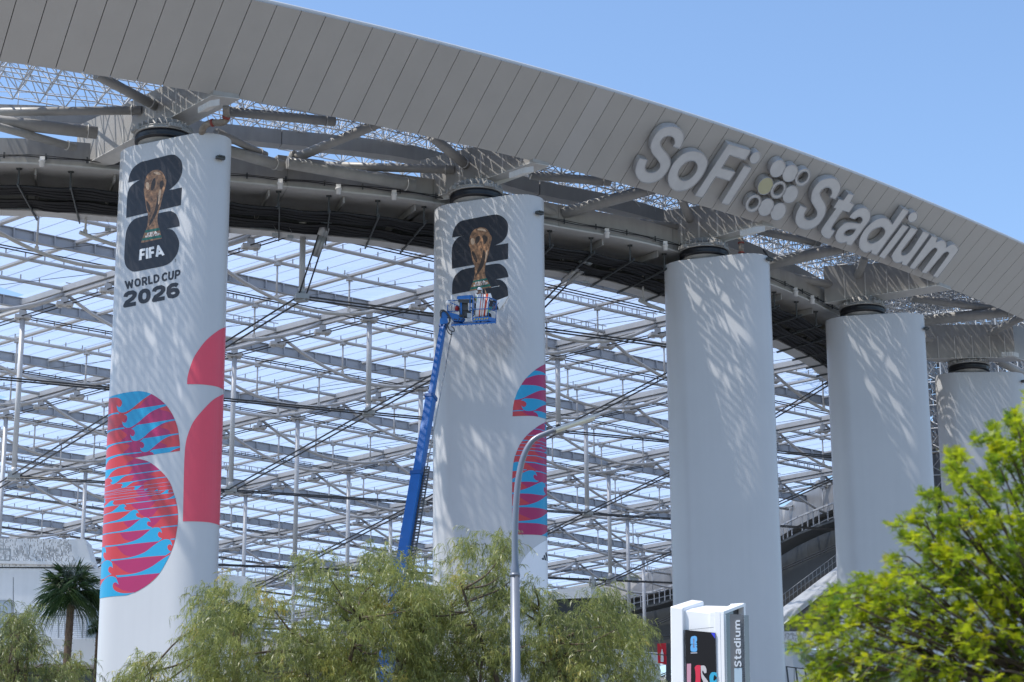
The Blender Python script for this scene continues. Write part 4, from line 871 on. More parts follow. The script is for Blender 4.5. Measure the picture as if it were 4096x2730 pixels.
# cable trays with bundles, hangers, brackets
for nm, side, z, wd in (('cable_bundle', .8, 39.02, 1.35), ('cable_bundle', 2.5, 38.86, 1.35)):
    m_ = MB()
    for q in range(13):
        pts = [rpt(s, side + wd * q / 12 + .03 * math.sin(s * 1.3 + q), z + .05 * math.sin(s * .9 + q * .4) + .03 * (q % 3) - (.10 if int(s * 10) % 33 < 16 else 0) * .6) for s in np.arange(0, RLEN, .8)]
        m_.path(pts, .075, 5)
    m_.build(nm, M_dark, ring)
hs = list(np.arange(2.0, RLEN - 2, 2.75))
hm = MB().box((0, 0, -.5), (.045, 0, 0), (0, .045, 0), (0, 0, .5)).box((0, 0, -.02), (.14, 0, 0), (0, .1, 0), (0, 0, .03))
h0 = hm.build('tray_hanger', M_brack, None); h0.parent = ring; hme = h0.data; bpy.data.objects.remove(h0)
for s in hs:
    for side in (.55, 3.9):
        o = bpy.data.objects.new('tray_hanger', hme); COL.objects.link(o); o.parent = ring; o.location = Vector(rpt(s, side, 39.88)) - ring.location; o['_o'] = [0, 0, 0]
    a = rpt(s, .2, 38.93); b = rpt(s + .9, 5.2, 38.66); MB().beam(a, b, .07, .13).build('tray_bracket', M_brack, ring)
m_ = MB(); m_.path([rpt(s, -.2, 40.28 + .03 * math.sin(s * 2.1)) for s in np.arange(0, RLEN, .5)], .03, 5); m_.path([rpt(s, -.2, 40.36 + .02 * math.sin(s * 1.7)) for s in np.arange(0, RLEN, .5)], .022, 5)
m_.build('conduit', M_dark, ring)
m_ = MB()
for s in np.arange(1, RLEN, 2.1): m_.box(rpt(s, -.16, 40.34), (.04, 0, 0), (0, .04, 0), (0, 0, .16))
m_.build('conduit_clips', M_brack, ring)
# light fittings hung from the ring face
for px in [(157, 640), (1135, 735), (1342, 765), (1545, 790), (2382, 935), (2600, 990), (3180, 1175), (3252, 1195)]:
    P = at_z(px[0], px[1], 39.95); s = rs[np.argmin(np.linalg.norm(RP - P[:2], axis=1))]; p = rpt(s, -.28, 40.02)
    o = MB().lathe(p, [(.02, -.28), (.13, -.28), (.14, -.02), (.17, -.02), (.17, .04), (.1, .06), (.02, .06)], 14).box(p + [0, .1, .2], (.13, 0, 0), (0, .1, 0), (0, 0, .09)).build('floodlight', M_white, ring)
# ladder rungs / hanging camera units under the gutter
for px, z in [((1100, 940), 38.3), ((1162, 948), 38.3), ((432, 920), 37.6), ((1052 + 1290, 1130), 38.2)]:
    p = at_z(*px, z); m_ = MB().box(p, (.16, .03, 0), (-.02, .1, 0), (0, 0, .07)).path([p + [0, 0, .07], p + [.05, 0, .3], p + [-.1, 0, .55]], .012, 5).path([p + [.1, 0, -.05], p + [.06, 0, -.25], p + [-.05, 0, -.35]], .012, 5)
    m_.build('sensor_box', M_galv, ring)
# drain pipes
M_cast = mat('weathered_cast_iron', (0.20, 0.17, 0.14), 0.6, var=0.35, scale=6); M_coup = mat('red_coupling', (0.20, 0.03, 0.02), 0.5, var=0.2, scale=8)
P_ = [at_z(904, 425, 40.2), at_z(905, 470, 39.75), at_z(900, 485, 39.6), at_z(880, 492, 39.5), at_z(850, 492, 39.5), at_z(825, 500, 39.45), at_z(812, 515, 39.35), at_z(808, 535, 39.2)]
dp = MB().path(catm(P_, 4), .17, 14).build('drain_pipe', M_cast, col_things[0])
for k, kk in ((1, 2), (4, 5)):
    d = nrm(P_[kk] - P_[k]); MB().tube(P_[k] - d * .06, P_[k] + d * .06, .20, 14).build('pipe_coupling', M_coup, col_things[0])
a, b = at_z(2965, 955, 40.2), at_z(2966, 1020, 39.2); a[:2] = b[:2]
MB().tube(a, b, .15, 14).build('drain_pipe', M_cast, col_things[2])
for q in (.25, .85): MB().tube(a + (b - a) * q, a + (b - a) * (q + .08), .19, 14).build('pipe_coupling', M_coup, col_things[2])

# ------------------------------------------------------------------ translucent cable-net roof
LA = np.array([9.7, -8.5]); LBv = np.array([12.2, 9.6]); LC = np.array([-9.1, 130.5])
def uz(x, y): return 40.0 - 0.012 * max(0, y - 150) - .0002 * max(0, y - 150) ** 2
def lz(x, y): return max(54.49 + .1984 * x - .1506 * y, 20.5)
def node(i, j): p = LC + LA * i + LBv * j; return np.array([p[0], p[1], uz(*p)])
def far_y(x): return float(np.interp(x, [-60, -20, 17.5, 28, 36], [285, 262, 226, 188, 172]))
def inside(p, m=4.6): return ring_y(p[0]) + m < p[1] < far_y(p[0]) and p[0] < np.interp(p[1], [120, 150, 180, 260], [8, 27, 32, 30])
def clip(p, q, n=24, m=4.6):
    """longest part of the segment that lies under the roof"""
    p = np.asarray(p, float); q = np.asarray(q, float); ts = [k / n for k in range(n + 1) if inside(p + (q - p) * k / n, m)]
    if len(ts) < 2: return None
    return p + (q - p) * ts[0], p + (q - p) * ts[-1]
def in_view(p, mx=250): q = proj(p); return -mx < q[0] < 4096 + mx and q[1] < 2730 + mx
cells = []
for i in range(-22, 12):
    for j in range(-12, 16):
        c = (node(i, j) + node(i + 1, j + 1)) / 2
        if any(inside(x) for x in (c, node(i, j), node(i + 1, j), node(i, j + 1), node(i + 1, j + 1))) and in_view(c, 450): cells.append((i, j, c[1]))
cells.sort(key=lambda c: c[2])
roof = thing('translucent_roof', (-5, 160, 40), 'huge translucent film roof on a white steel cable net seen between the columns', 'roof')
M_film = bpy.data.materials.new('etfe_film'); M_film.use_nodes = True
n = M_film.node_tree.nodes; l = M_film.node_tree.links; b = n['Principled BSDF']; b.inputs['Base Color'].default_value = (.5, .55, .62, 1); b.inputs['Roughness'].default_value = .35
tr = n.new('ShaderNodeBsdfTransparent'); tr.inputs[0].default_value = (0.97, 0.98, 1, 1); tl = n.new('ShaderNodeBsdfTranslucent'); tl.inputs[0].default_value = (.42, .50, .64, 1)
geo = n.new('ShaderNodeNewGeometry'); mp = n.new('ShaderNodeMapping'); mp.inputs['Rotation'].default_value = (0, 0, R_(41)); mp.inputs['Scale'].default_value = (.10, .9, .1)
nz = n.new('ShaderNodeTexNoise'); nz.inputs['Scale'].default_value = 1.6; nz.inputs['Detail'].default_value = 5
l.new(geo.outputs['Position'], mp.inputs[0]); l.new(mp.outputs[0], nz.inputs['Vector'])
mr = n.new('ShaderNodeMapRange'); mr.inputs[1].default_value = .3; mr.inputs[2].default_value = .75; mr.inputs[3].default_value = .42; mr.inputs[4].default_value = .24
l.new(nz.outputs[0], mr.inputs[0])
m1 = n.new('ShaderNodeMixShader'); m1.inputs[0].default_value = .85; l.new(b.outputs[0], m1.inputs[1]); l.new(tl.outputs[0], m1.inputs[2])
m2 = n.new('ShaderNodeMixShader'); l.new(mr.outputs[0], m2.inputs[0]); l.new(m1.outputs[0], m2.inputs[1]); l.new(tr.outputs[0], m2.inputs[2]); l.new(m2.outputs[0], n['Material Output'].inputs[0])

items = {k: [] for k in ('gutter_beam', 'ribbed_beam', 'purlin', 'rail', 'sag_tube', 'short_post', 'tie_cable')}
seam = MB(); ticks = MB(); ribs = MB()
def P3(p, dz): return np.array([p[0], p[1], uz(p[0], p[1]) + dz])
for (i, j, y) in cells:
    a, bq, c, d = node(i, j), node(i + 1, j), node(i, j + 1), node(i + 1, j + 1)
    # membrane panel, clipped on a small grid
    N_ = 8; gp = {}; mb = MB(); vs_ = []; fs_ = []
    for u in range(N_ + 1):
        for v in range(N_ + 1):
            p = a + (bq - a) * u / N_ + (c - a) * v / N_; gp[u, v] = len(vs_); vs_.append(P3(p, .62 + .55 * math.sin(math.pi * v / N_) ** .8))
    for u in range(N_):
        for v in range(N_):
            ctr = a + (bq - a) * (u + .5) / N_ + (c - a) * (v + .5) / N_
            if inside(ctr, 5.0): fs_.append((gp[u, v], gp[u + 1, v], gp[u + 1, v + 1], gp[u, v + 1]))
    if not fs_: continue
    mb.add(vs_, fs_, True); mb.build('film_panel', M_film, roof, fix=False)
    e = clip(a, bq)
    if e: items['gutter_beam'].append((y, MB().beam(P3(e[0], .1), P3(e[1], .1), .46, .36).beam(P3(e[0], -.28), P3(e[1], -.28), .3, .2)))
    e = clip(a, c)
    if e:
        m_ = MB(); p, q = P3(e[0], .05), P3(e[1], .05); dd = nrm(q - p); s_ = np.array([-dd[1], dd[0], 0])
        m_.beam(p, q, .05, .56).beam(p + [0, 0, .30], q + [0, 0, .30], .28, .04).beam(p - [0, 0, .30], q - [0, 0, .30], .32, .05)
        L = np.linalg.norm(q - p)
        for k in range(1, int(L / 1.28)):
            r_ = p + dd * k * 1.28
            for sg in (-1, 1): m_.box(r_ + s_ * sg * .12, dd * .025, s_ * .09, (0, 0, .27))
        items['ribbed_beam'].append((y, m_))
    for f in (1 / 3, 2 / 3):
        p, q = a + (bq - a) * f, c + (d - c) * f; e = clip(p, q)
        if e:
            m_ = MB().tube(P3(e[0], .12), P3(e[1], .12), .125, 8)
            items['purlin'].append((y, m_)); L = np.linalg.norm(e[1] - e[0])
            for k in range(1, int(L / 1.25)):
                r_ = P3(e[0] + (e[1] - e[0]) * k * 1.25 / L, .2); ticks.box(r_ + [0, 0, .16], (.035, 0, 0), (0, .035, 0), (0, 0, .16))
            if (i * 7 + j * 3) % 5 == 0:   # a rung-edged purlin
                ra, rb = P3(e[0], .55), P3(e[1], .55); m_.beam(ra, rb, .06, .06)
                for k in range(int(L / .62)): r_ = P3(e[0] + (e[1] - e[0]) * (k + .5) * .62 / L, .33); m_.box(r_, (.03, 0, 0), (0, .03, 0), (0, 0, .2))
        # sagging tube and its short posts
        pts = [p + (q - p) * t for t in np.linspace(0, 1, 17)]
        off = lambda t: 4 * t * (1 - t) * 2.3 + .15
        run = [P3(x, -off(t)) for x, t in zip(pts, np.linspace(0, 1, 17)) if inside(x)]
        if len(run) > 2 and (f < .5 or (i + j) % 2 == 0):
            items['sag_tube'].append((y, MB().path(run, .115, 8)))
            for t in (1 / 3, 2 / 3):
                x = p + (q - p) * t
                if inside(x): items['short_post'].append((y, MB().tube(P3(x, .05), P3(x, -off(t)), .062, 7).box(P3(x, -off(t) + .15), (.1, 0, 0), (0, .1, 0), (0, 0, .12)).box(P3(x, .12), (.2, .02, 0), (-.02, .17, 0), (0, 0, .2))))
            x0, x1 = p + (q - p) / 3, p + (q - p) * .98
            if inside(x0) and inside(x1): items['tie_cable'].append((y, MB().tube(P3(x0, -off(1 / 3)), P3(x1 + (bq - a) * .3, .3), .018, 4)))
    for f in (1 / 3, 2 / 3):
        e = clip(a + (c - a) * f, bq + (d - bq) * f)
        if e: items['rail'].append((y, MB().beam(P3(e[0], .22), P3(e[1], .22), .3, .13)))
    for k in range(1, 12):
        f = k / 12; dz = .62 + .55 * math.sin(math.pi * f) ** .8 + .01
        e = clip(a + (c - a) * f, bq + (d - bq) * f, 16, 5.0)
        if e: seam.tube(P3(e[0], dz), P3(e[1], dz), .022, 3, caps=False)
for nm, L_ in items.items():
    L_.sort(key=lambda t: t[0]); m_ = M_steel2
    if nm == 'ribbed_beam': m_ = mat('roof_grey_steel', (.38, .40, .42), .45, var=.1, scale=.8)
    if nm == 'tie_cable': m_ = M_cable
    for y, mb in L_[:285]: mb.build(nm, m_, roof)
    if len(L_) > 285:
        big = MB()
        for y, mb in L_[285:]:
            o_ = len(big.v); big.v += mb.v; big.f += [tuple(q + o_ for q in f) for f in mb.f]; big.sm += mb.sm
        tag(big.build('far_' + nm + 's', m_, roof), kind='stuff')
tag(seam.build('seam_lines', mat('film_seam', (.25, .27, .3), .6, var=.1), roof, fix=False), kind='stuff')
tag(ticks.build('stud_row', M_steel, roof, fix=False), kind='stuff')

# cables: double strands along both families, above (flat net) and below (sagging net), with the hanging posts
up_nodes = [(i, j) for i in range(-22, 12) for j in range(-12, 16) if inside(node(i, j), 3.0) and in_view(node(i, j), 500)]
S_ = set(up_nodes)
def dbl(nm, pts, r, sep, m_=M_cable):
    if len(pts) < 2: return
    d = nrm(pts[-1] - pts[0]); s_ = np.array([-d[1], d[0], 0]) * sep
    for sg in (-1, 1): MB().path([p + s_ * sg for p in pts], r, 6).build(nm, m_, roof)
for fam in (0, 1):
    for c in range(-22, 16):
        run = [(t, c) if fam == 0 else (c, t) for t in range(-22, 16)]
        run = [q for q in run if inside(node(*q), 4.0) and in_view(node(*q), 700)]
        if len(run) < 2: continue
        dbl('net_cable', [node(*q) + [0, 0, -.85] for q in run], .038, .22, M_dark)
        lowp = [np.array([*node(*q)[:2], lz(*node(*q)[:2])]) for q in run]
        # the end nearest the camera climbs to a socket under the ring beam
        if fam == 0 and run:
            a_, b_ = lowp[-2], lowp[-1]; dd = (b_ - a_)[:2]; e = b_.copy()
            for k in range(60):
                e[:2] = b_[:2] + dd * k / 40
                if e[1] < ring_y(e[0]) + 3.2: break
            e[2] = 39.3; lowp.append(e)
            dn = nrm(lowp[-2] - e); s_ = np.array([-dn[1], dn[0], 0]) * .27
            for sg in (-1, 1):
                MB().tube(e + s_ * sg, e + dn * .9 + s_ * sg, .2, 12).tube(e + dn * .9 + s_ * sg, e + dn * 2.1 + s_ * sg, .17, 12, r2=.10).build('cable_socket', M_galv, roof)
        dbl('main_cable', lowp, .052, .27, M_cable)
cl = MB().box((0, 0, -.85), (.5, .1, 0), (-.1, .3, 0), (0, 0, .11)).box((0, 0, -.62), (.2, 0, 0), (0, .2, 0), (0, 0, .2)).box((.25, .1, -.98), (.12, 0, 0), (0, .12, 0), (0, 0, .08)).box((-.3, .0, -.98), (.12, 0, 0), (0, .12, 0), (0, 0, .08))
cl2 = MB().box((0, 0, 0), (.36, .1, 0), (-.1, .36, 0), (0, 0, .14)).box((0, 0, .2), (.2, 0, 0), (0, .2, 0), (0, 0, .12)).box((0, 0, -.18), (.3, -.1, 0), (.08, .2, 0), (0, 0, .06))
pt = []
for k, (mb, nm) in enumerate(((cl, 'cable_clamp'), (cl2, 'node_clamp'))):
    o = mb.build(nm, M_galv if k else M_steel2, None); pt.append(o.data); bpy.data.objects.remove(o)
def place(nm, me, p):
    o = bpy.data.objects.new(nm, me); COL.objects.link(o); o.parent = roof; o.location = Vector([float(x) for x in p]) - roof.location; o['_o'] = [0, 0, 0]
ncl = 0
for q in sorted(up_nodes, key=lambda q: node(*q)[1]):
    n_ = node(*q)
    if not inside(n_, 3.0): continue
    lo = np.array([n_[0], n_[1], lz(n_[0], n_[1])])
    MB().tube(n_ + [0, 0, -1.0], lo + [0, 0, .55], .17, 14).tube(lo + [0, 0, .15], lo + [0, 0, .55], .10, 12, r2=.2).tube(n_ + [0, 0, -1.0], n_ + [0, 0, -.75], .14, 12).build('hanging_post', M_col, roof)
    place('node_clamp', pt[1], lo); place('cable_clamp', pt[0], n_); ncl += 1
    for f in (1 / 3, 2 / 3):
        if ncl < 90:
            p = n_ + (node(q[0] + 1, q[1]) - n_) * f
            if inside(p): place('cable_clamp', pt[0], p)
# the far edge of the roof: a dark ring with a pale-railed catwalk
fe = catm([(-75, 292), (-48, 280), (-20, 262), (17.5, 226), (28, 188), (36, 168)], 6)
fb = thing('far_ring_beam', (0, 240, 38), 'dark far edge beam of the roof with a white slatted catwalk under it', 'ring beam')
f3 = [np.array([p[0], p[1], 38.6 - .03 * max(0, p[1] - 200)]) for p in fe]
MB().sweep(f3, [(-.5, -1.4), (-.5, 1.2), (4, 1.2), (4, -1.4)]).build('edge_box', M_steel, fb)
MB().sweep(f3, [(-2.6, -3.3), (-2.6, -3.1), (-.6, -3.1), (-.6, -3.3)]).build('catwalk_deck', M_brack, fb)
m_ = MB(); m_.path([p + [0, 0, -1.9] for p in f3], .06, 5)
tot = 0
for p, q in zip(f3[:-1], f3[1:]):
    L = np.linalg.norm(q - p); dd = (q - p) / L; s_ = np.array([dd[1], -dd[0], 0])
    for k in range(int(L / 1.1)):
        r_ = p + dd * (k + .5) * 1.1 + s_ * 2.6; m_.beam(r_ + [0, 0, -3.1], r_ + [0, 0, -1.7], .1, .1)
    m_.beam(p + s_ * 2.6 + [0, 0, -1.7], q + s_ * 2.6 + [0, 0, -1.7], .12, .14)
m_.build('catwalk_railing', M_truss, fb)
MB().sweep(f3, [(.3, -6.5), (.3, -1.42), (6, -1.42), (6, -6.5)]).build('lower_box', M_brack, fb)

# ------------------------------------------------------------------ far side of the bowl
bk = MB(); r4 = random.Random(3)
def bpt(u, v):   # sloping far shell: u along, v up
    x = -60 + 150 * u; y = 292 - .1 * x - 55 * max(0, (x - 0) / 90) ; z = 3 + 37 * v; return np.array([x, y + 22 * v * v, z])
for i in range(120):
    for j in range(30):
        if r4.random() < .30: continue
        bk.add([bpt(i / 120, j / 30), bpt((i + .9) / 120, j / 30), bpt((i + .9) / 120, (j + .85) / 30), bpt(i / 120, (j + .85) / 30)], [(0, 1, 2, 3)])
shell = thing('far_canopy', (15, 285, 0), 'dark perforated far side of the canopy seen low between the columns', 'canopy')
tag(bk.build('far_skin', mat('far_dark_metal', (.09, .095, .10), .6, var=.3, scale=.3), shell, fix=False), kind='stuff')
m_ = MB()
for i in range(60):
    for j in range(10):
        p = bpt(i / 60, j / 10) - [0, 2.5, 0]; a, b, c = bpt((i + 1) / 60, j / 10) - [0, 2.5, 0], bpt((i + .5) / 60, (j + 1) / 10) - [0, 2.5, 0], bpt((i + r4.random()) / 60, (j + r4.random()) / 10) - [0, 5, 0]
        for q in (a, b, c): m_.tube(p, q, .09, 4, caps=False)
tag(m_.build('far_space_frame', M_truss, shell, fix=False), kind='stuff')
for pa, pb, r in [((2820, 2340, 262), (3420, 2560, 236), 1.0), ((2450, 2330, 262), (2760, 2480, 250), .9), ((3080, 2230, 245), (3450, 2300, 240), .7), ((3160, 2280, 240), (3500, 2620, 226), .8)]:
    p, q = at_y(*pa), at_y(*pb); MB().tube(p, q, r, 14).build('canopy_tube', M_brack, shell)

# the canopy shell coming down to the ground behind the fourth and fifth column
r5 = random.Random(9); m_ = MB(); w_ = MB()
side = thing('canopy_shell', (34, 168, 0), 'dark lattice of the canopy coming down behind the fourth and fifth column', 'canopy')
def spt(u, v): return np.array([28.5 + 26 * u, 168 - 8 * u, 53 * v])
for lay in (0, 1):
    dy = np.array([0, 1.5 * lay, 0])
    for i in range(64):
        for j in range(120):
            if r5.random() < .82: w_.add([spt(i / 64, j / 120) + dy, spt((i + .93) / 64, j / 120) + dy, spt((i + .93) / 64, (j + .9) / 120) + dy, spt(i / 64, (j + .9) / 120) + dy], [(0, 1, 2, 3)])
for i in range(18):
    for j in range(28):
        p = spt(i / 18, j / 28) - [0, 1.6, 0]; c = spt((i + .5) / 18, (j + .5) / 28) - [0, .2, 0]
        for q in (spt((i + 1) / 18, j / 28) - [0, 1.6, 0], spt(i / 18, (j + 1) / 28) - [0, 1.6, 0]): m_.tube(p, q, .05, 4, caps=False)
        for q in (p, spt((i + 1) / 18, j / 28) - [0, 1.6, 0], spt(i / 18, (j + 1) / 28) - [0, 1.6, 0], spt((i + 1) / 18, (j + 1) / 28) - [0, 1.6, 0]): m_.tube(c, q, .04, 4, caps=False)
tag(w_.build('shell_skin', mat('perforated_grey_metal', (0.30, 0.31, 0.33)), side, fix=False), kind='stuff')
tag(m_.build('shell_frame', M_truss, side, fix=False), kind='stuff')

# seating
bowl = thing('seating_stand', (12, 205, 0), 'stand of dark folding seats rising beyond the trees beside the pylon sign', 'stand')
st = MB(); steps = MB()
for r in range(26):
    y = 190 + r * .95; z = 2.0 + r * .82
    x0 = -6 + .0 * r; x1 = 21
    steps.box(((x0 + x1) / 2, y + .5, z - .35), ((x1 - x0) / 2, .48, .35))
    if z < 6: continue
    for k in range(int((x1 - x0) / .55)):
        x = x0 + .3 + k * .55
        if k % 24 in (0, 1): continue
        st.add([(x - .23, y - .05, z + .38), (x + .23, y - .05, z + .38), (x + .23, y + .35, z + .42), (x - .23, y + .35, z + .42), (x - .22, y + .38, z + .4), (x + .22, y + .38, z + .4), (x + .21, y + .5, z + .82), (x, y + .52, z + .9), (x - .21, y + .5, z + .82)], [(0, 1, 2, 3), (4, 5, 6, 7, 8), (0, 1, 5, 4)])
steps.build('concrete_steps', mat('dark_step_concrete', (.10, .10, .105), .9, var=.2, scale=1), bowl)  # dark grey concrete, tone varied at random
tag(st.build('seat_rows', mat('navy_seat_plastic', (.035, .042, .065), .4, var=.2, scale=2), bowl, fix=False), kind='stuff')
m_ = MB()
for k in range(14):
    x = -6 + k * 2.0; p = np.array([x, 190, 3.2]); q = np.array([x, 214.5, 24.4])
    if k % 7 == 3:
        for s_ in np.linspace(0, 1, 14): c = p + (q - p) * s_; m_.tube(c + [0, 0, -1.0], c + [0, 0, .1], .03, 5)
        m_.tube(p + [0, 0, .1], q + [0, 0, .1], .03, 5)
m_.build('aisle_rail', M_galv, bowl)

# tented white fabric over the ramp, right
fb_ = thing('fabric_screen', at_y(3240, 2400, 168), 'white fabric screen sloping up to the right between the third and fourth column', 'fabric screen')
t_ = [at_y(3050, 2492, 166), at_y(3133, 2429, 166), at_y(3349, 2266, 168), at_y(3440, 2198, 169)]; b_ = [at_y(3050, 2562, 164.5), at_y(3137, 2497, 164.5), at_y(3353, 2330, 166.5), at_y(3440, 2266, 167.5)]
T_ = catm(t_, 14); B_2 = catm(b_, 14); vs_ = []; fs_ = []; NV = 8
for i, (a, b) in enumerate(zip(T_, B_2)):
    for v in range(NV + 1):
        f = v / NV; p = a + (b - a) * f; p = p + np.array([0, -.35 * math.sin(math.pi * f) - .12 * math.sin(i * .9 + v * 1.7) - .1 * math.sin(i * .35 - v), 0]); vs_.append(p)
for i in range(len(T_) - 1):
    for v in range(NV): fs_.append((i * (NV + 1) + v, (i + 1) * (NV + 1) + v, (i + 1) * (NV + 1) + v + 1, i * (NV + 1) + v + 1))
MB().add(vs_, fs_, True).build('fabric', mat('white_fabric', (.68, .68, .67), .8, var=.06, scale=.8), fb_)
MB().prism([at_y(3040, 2575, 165), at_y(3440, 2270, 168), at_y(3440, 2535, 168), at_y(3040, 2535, 165)], (0, .8, 0)).build('ramp_wall', mat('ramp_concrete', (.16, .16, .165), .85, var=.15, scale=.5), fb_)
m_ = MB()
for k in range(26):
    f = k / 25; p = t_[0] + (t_[3] - t_[0]) * f + np.array([0, .4, 0]); m_.tube(p, p + [0, 0, 1.0], .025, 5)
for h in (.5, 1.0): m_.tube(t_[0] + [0, .4, h], t_[3] + [0, .4, h], .025, 5)
m_.build('handrail', M_galv, fb_)

# ------------------------------------------------------------------ buildings
def perf_wall(nm, p00, p10, p11, p01, parent, m, th=.3, dots=900, seed=1):
    n_ = nrm(np.cross(p10 - p00, p01 - p00))
    if n_[1] > 0: n_ = -n_
    MB().prism([p00, p10, p11, p01], -n_ * th).build(nm, m, parent)
    d = MB(); rr = random.Random(seed); W = np.linalg.norm(p10 - p00); H = np.linalg.norm(p01 - p00)
    for _ in range(dots):
        u = rr.random(); v = rr.random(); u = round(u * W / .07) * .07 / W; wv = .5 + .5 * math.sin(u * 9 + 2) * math.sin(v * 5)
        if rr.random() > .25 + .75 * wv: continue
        if not (.02 < u < .98 and .04 < v < .94): continue
        p = p00 + (p10 - p00) * u + (p01 - p00) * v; q = p11 - p01
        if u > .93 - v * .08: continue
        a = nrm(p10 - p00) * .014; b = nrm(p01 - p00) * rr.choice((.03, .05, .09)); c = p + n_ * .006
        d.add([c - a - b, c + a - b, c + a + b, c - a + b], [(0, 1, 2, 3)])
    tag(d.build('perforations', mat('perforation_dark', (.27, .26, .25), .9, var=.2), parent, fix=False), kind='stuff')
lb = thing('white_building', at_y(150, 2500, 122), 'low white building with terrace railing and perforated parapet at the left edge', 'building')
YB = 124
w = lambda x, y, d=0: at_y(x, y, YB + d)
perf_wall('parapet', w(-300, 2268), w(372, 2268), w(340, 2158), w(-300, 2152), lb, M_white, 2.0, 2200)
MB().prism([w(-300, 2272), w(460, 2252 + 25), w(460, 3420), w(-300, 3420)], (0, 9, 0)).build('wall', M_white, lb)
MB().prism([w(-300, 2236, -.25), w(380, 2250, -.25), w(380, 2262, -.25), w(-300, 2248, -.25)], (0, .5, 0)).build('ledge', M_white, lb)
for x in (52, 258, 346): MB().prism([w(x, 2310, -.012), w(x + 1.6, 2310, -.012), w(x + 1.6, 2545, -.012), w(x, 2545, -.012)], (0, .03, 0)).build('panel_joint', M_gap, lb)
for (x0, x1, y0) in ((-60, 44, 2404), (347, 420, 2427)):
    d = MB().prism([w(x0, 2550, -.05), w(x1, 2550, -.05), w(x1, y0, -.05), w(x0, y0, -.05)], (0, .1, 0)).build('door', mat('pale_blue_door', (.40, .45, .50), .4, var=.05), lb)
    MB().prism([w(x0 - 3, 2550, -.07), w(x0, 2550, -.07), w(x0, y0 - 3, -.07), w(x0 - 3, y0 - 3, -.07)], (0, .1, 0)).prism([w(x1, 2550, -.07), w(x1 + 3, 2550, -.07), w(x1 + 3, y0 - 3, -.07), w(x1, y0 - 3, -.07)], (0, .1, 0)).prism([w(x0, y0, -.072), w(x1, y0, -.072), w(x1, y0 - 3, -.072), w(x0, y0 - 3, -.072)], (0, .1, 0)).build('door_frame', M_galv, d).matrix_parent_inverse = Matrix.Identity(4)
MB().prism([w(-300, 2550, -3.4), w(460, 2558, -3.4), w(460, 2645, -3.4), w(400, 2660, -3.4), w(-300, 2648, -3.4)], (0, 3.4, 0)).build('terrace', M_white, lb)
MB().prism([w(-300, 2668, -1.2), w(460, 2680, -1.2), w(460, 2900, -1.2), w(-300, 2900, -1.2)], (0, 1.1, 0)).build('opening_shade_sheet', mat('dark_infill', (.02, .022, .025), .15, var=.1), lb)  # near-black sheet, the shade inside the garage opening put into its colour
rl = MB()
for k in range(9):
    x = -150 + k * 96; a, b = w(x, 2549 + .009 * k * 96, -3.2), w(x, 2456 + .02 * x, -3.2); rl.beam(a, b, .07, .07)
rl.beam(w(-300, 2450, -3.2), w(460, 2468, -3.2), .10, .06); rl.build('guard_rail', M_galv, lb)
rl = MB()
for k in range(11):
    y = 2465 + 7.8 * k; rl.tube(w(-300, y - 3, -3.2), w(460, y + 10, -3.2), .008, 4, caps=False)
rl.build('rail_wires', M_galv, lb)
m_ = MB().beam(w(-20, 2196, -2), w(42, 2198, -2), .07, .07).beam(w(42, 2198, -2), w(40, 2243, -2), .07, .07).beam(w(20, 2210, -2), w(18, 2243, -2), .05, .05).beam(w(-20, 2240, -2), w(40, 2243, -2), .07, .07)
m_.build('ladder_frame', M_galv, lb)

pb = thing('pale_block', at_y(930, 2450, 128), 'small pale wall block behind the first column and the palm', 'building')
MB().prism([at_y(800, 2290, 128), at_y(925, 2300, 128), at_y(990, 2308, 128), at_y(995, 3420, 128), at_y(800, 3420, 128)], (0, 5, 0)).build('wall', M_white, pb)
MB().prism([at_y(900, 2510, 127), at_y(960, 2514, 127), at_y(958, 2560, 127), at_y(902, 2556, 127)], (0, .8, 0)).build('brick_band', mat('dark_red_brick', (.16, .04, .035), .8, var=.3, scale=8), pb)

hb = thing('rooftop_box', at_y(2310, 2420, 150), 'pale flat roof box on a dark cabin right of the second column', 'cabin')
q_ = lambda x, y, d=0: at_y(x, y, 150 + d)
MB().hexa([q_(2209, 2398), q_(2365, 2392), q_(2422, 2396, 4), q_(2260, 2400, 4), q_(2208, 2361), q_(2365, 2345), q_(2422, 2356, 4), q_(2260, 2362, 4)]).build('roof_box', M_white, hb)
MB().hexa([q_(2215, 3400, .3), q_(2365, 3400, .3), q_(2420, 3400, 4), q_(2265, 3400, 4), q_(2215, 2400, .3), q_(2365, 2395, .3), q_(2420, 2398, 4), q_(2265, 2402, 4)]).build('cabin_wall', mat('cabin_dark', (.035, .037, .04), .4, var=.2), hb)
ms = MB().box(at_y(2372, 2330, 150), (.12, 0, 0), (0, .12, 0), (0, 0, .45)).tube(at_y(2360, 2345, 150), at_y(2360, 2308, 150), .06, 6).tube(at_y(2382, 2345, 150), at_y(2382, 2315, 150), .05, 6).build('roof_equipment', M_galv, hb)

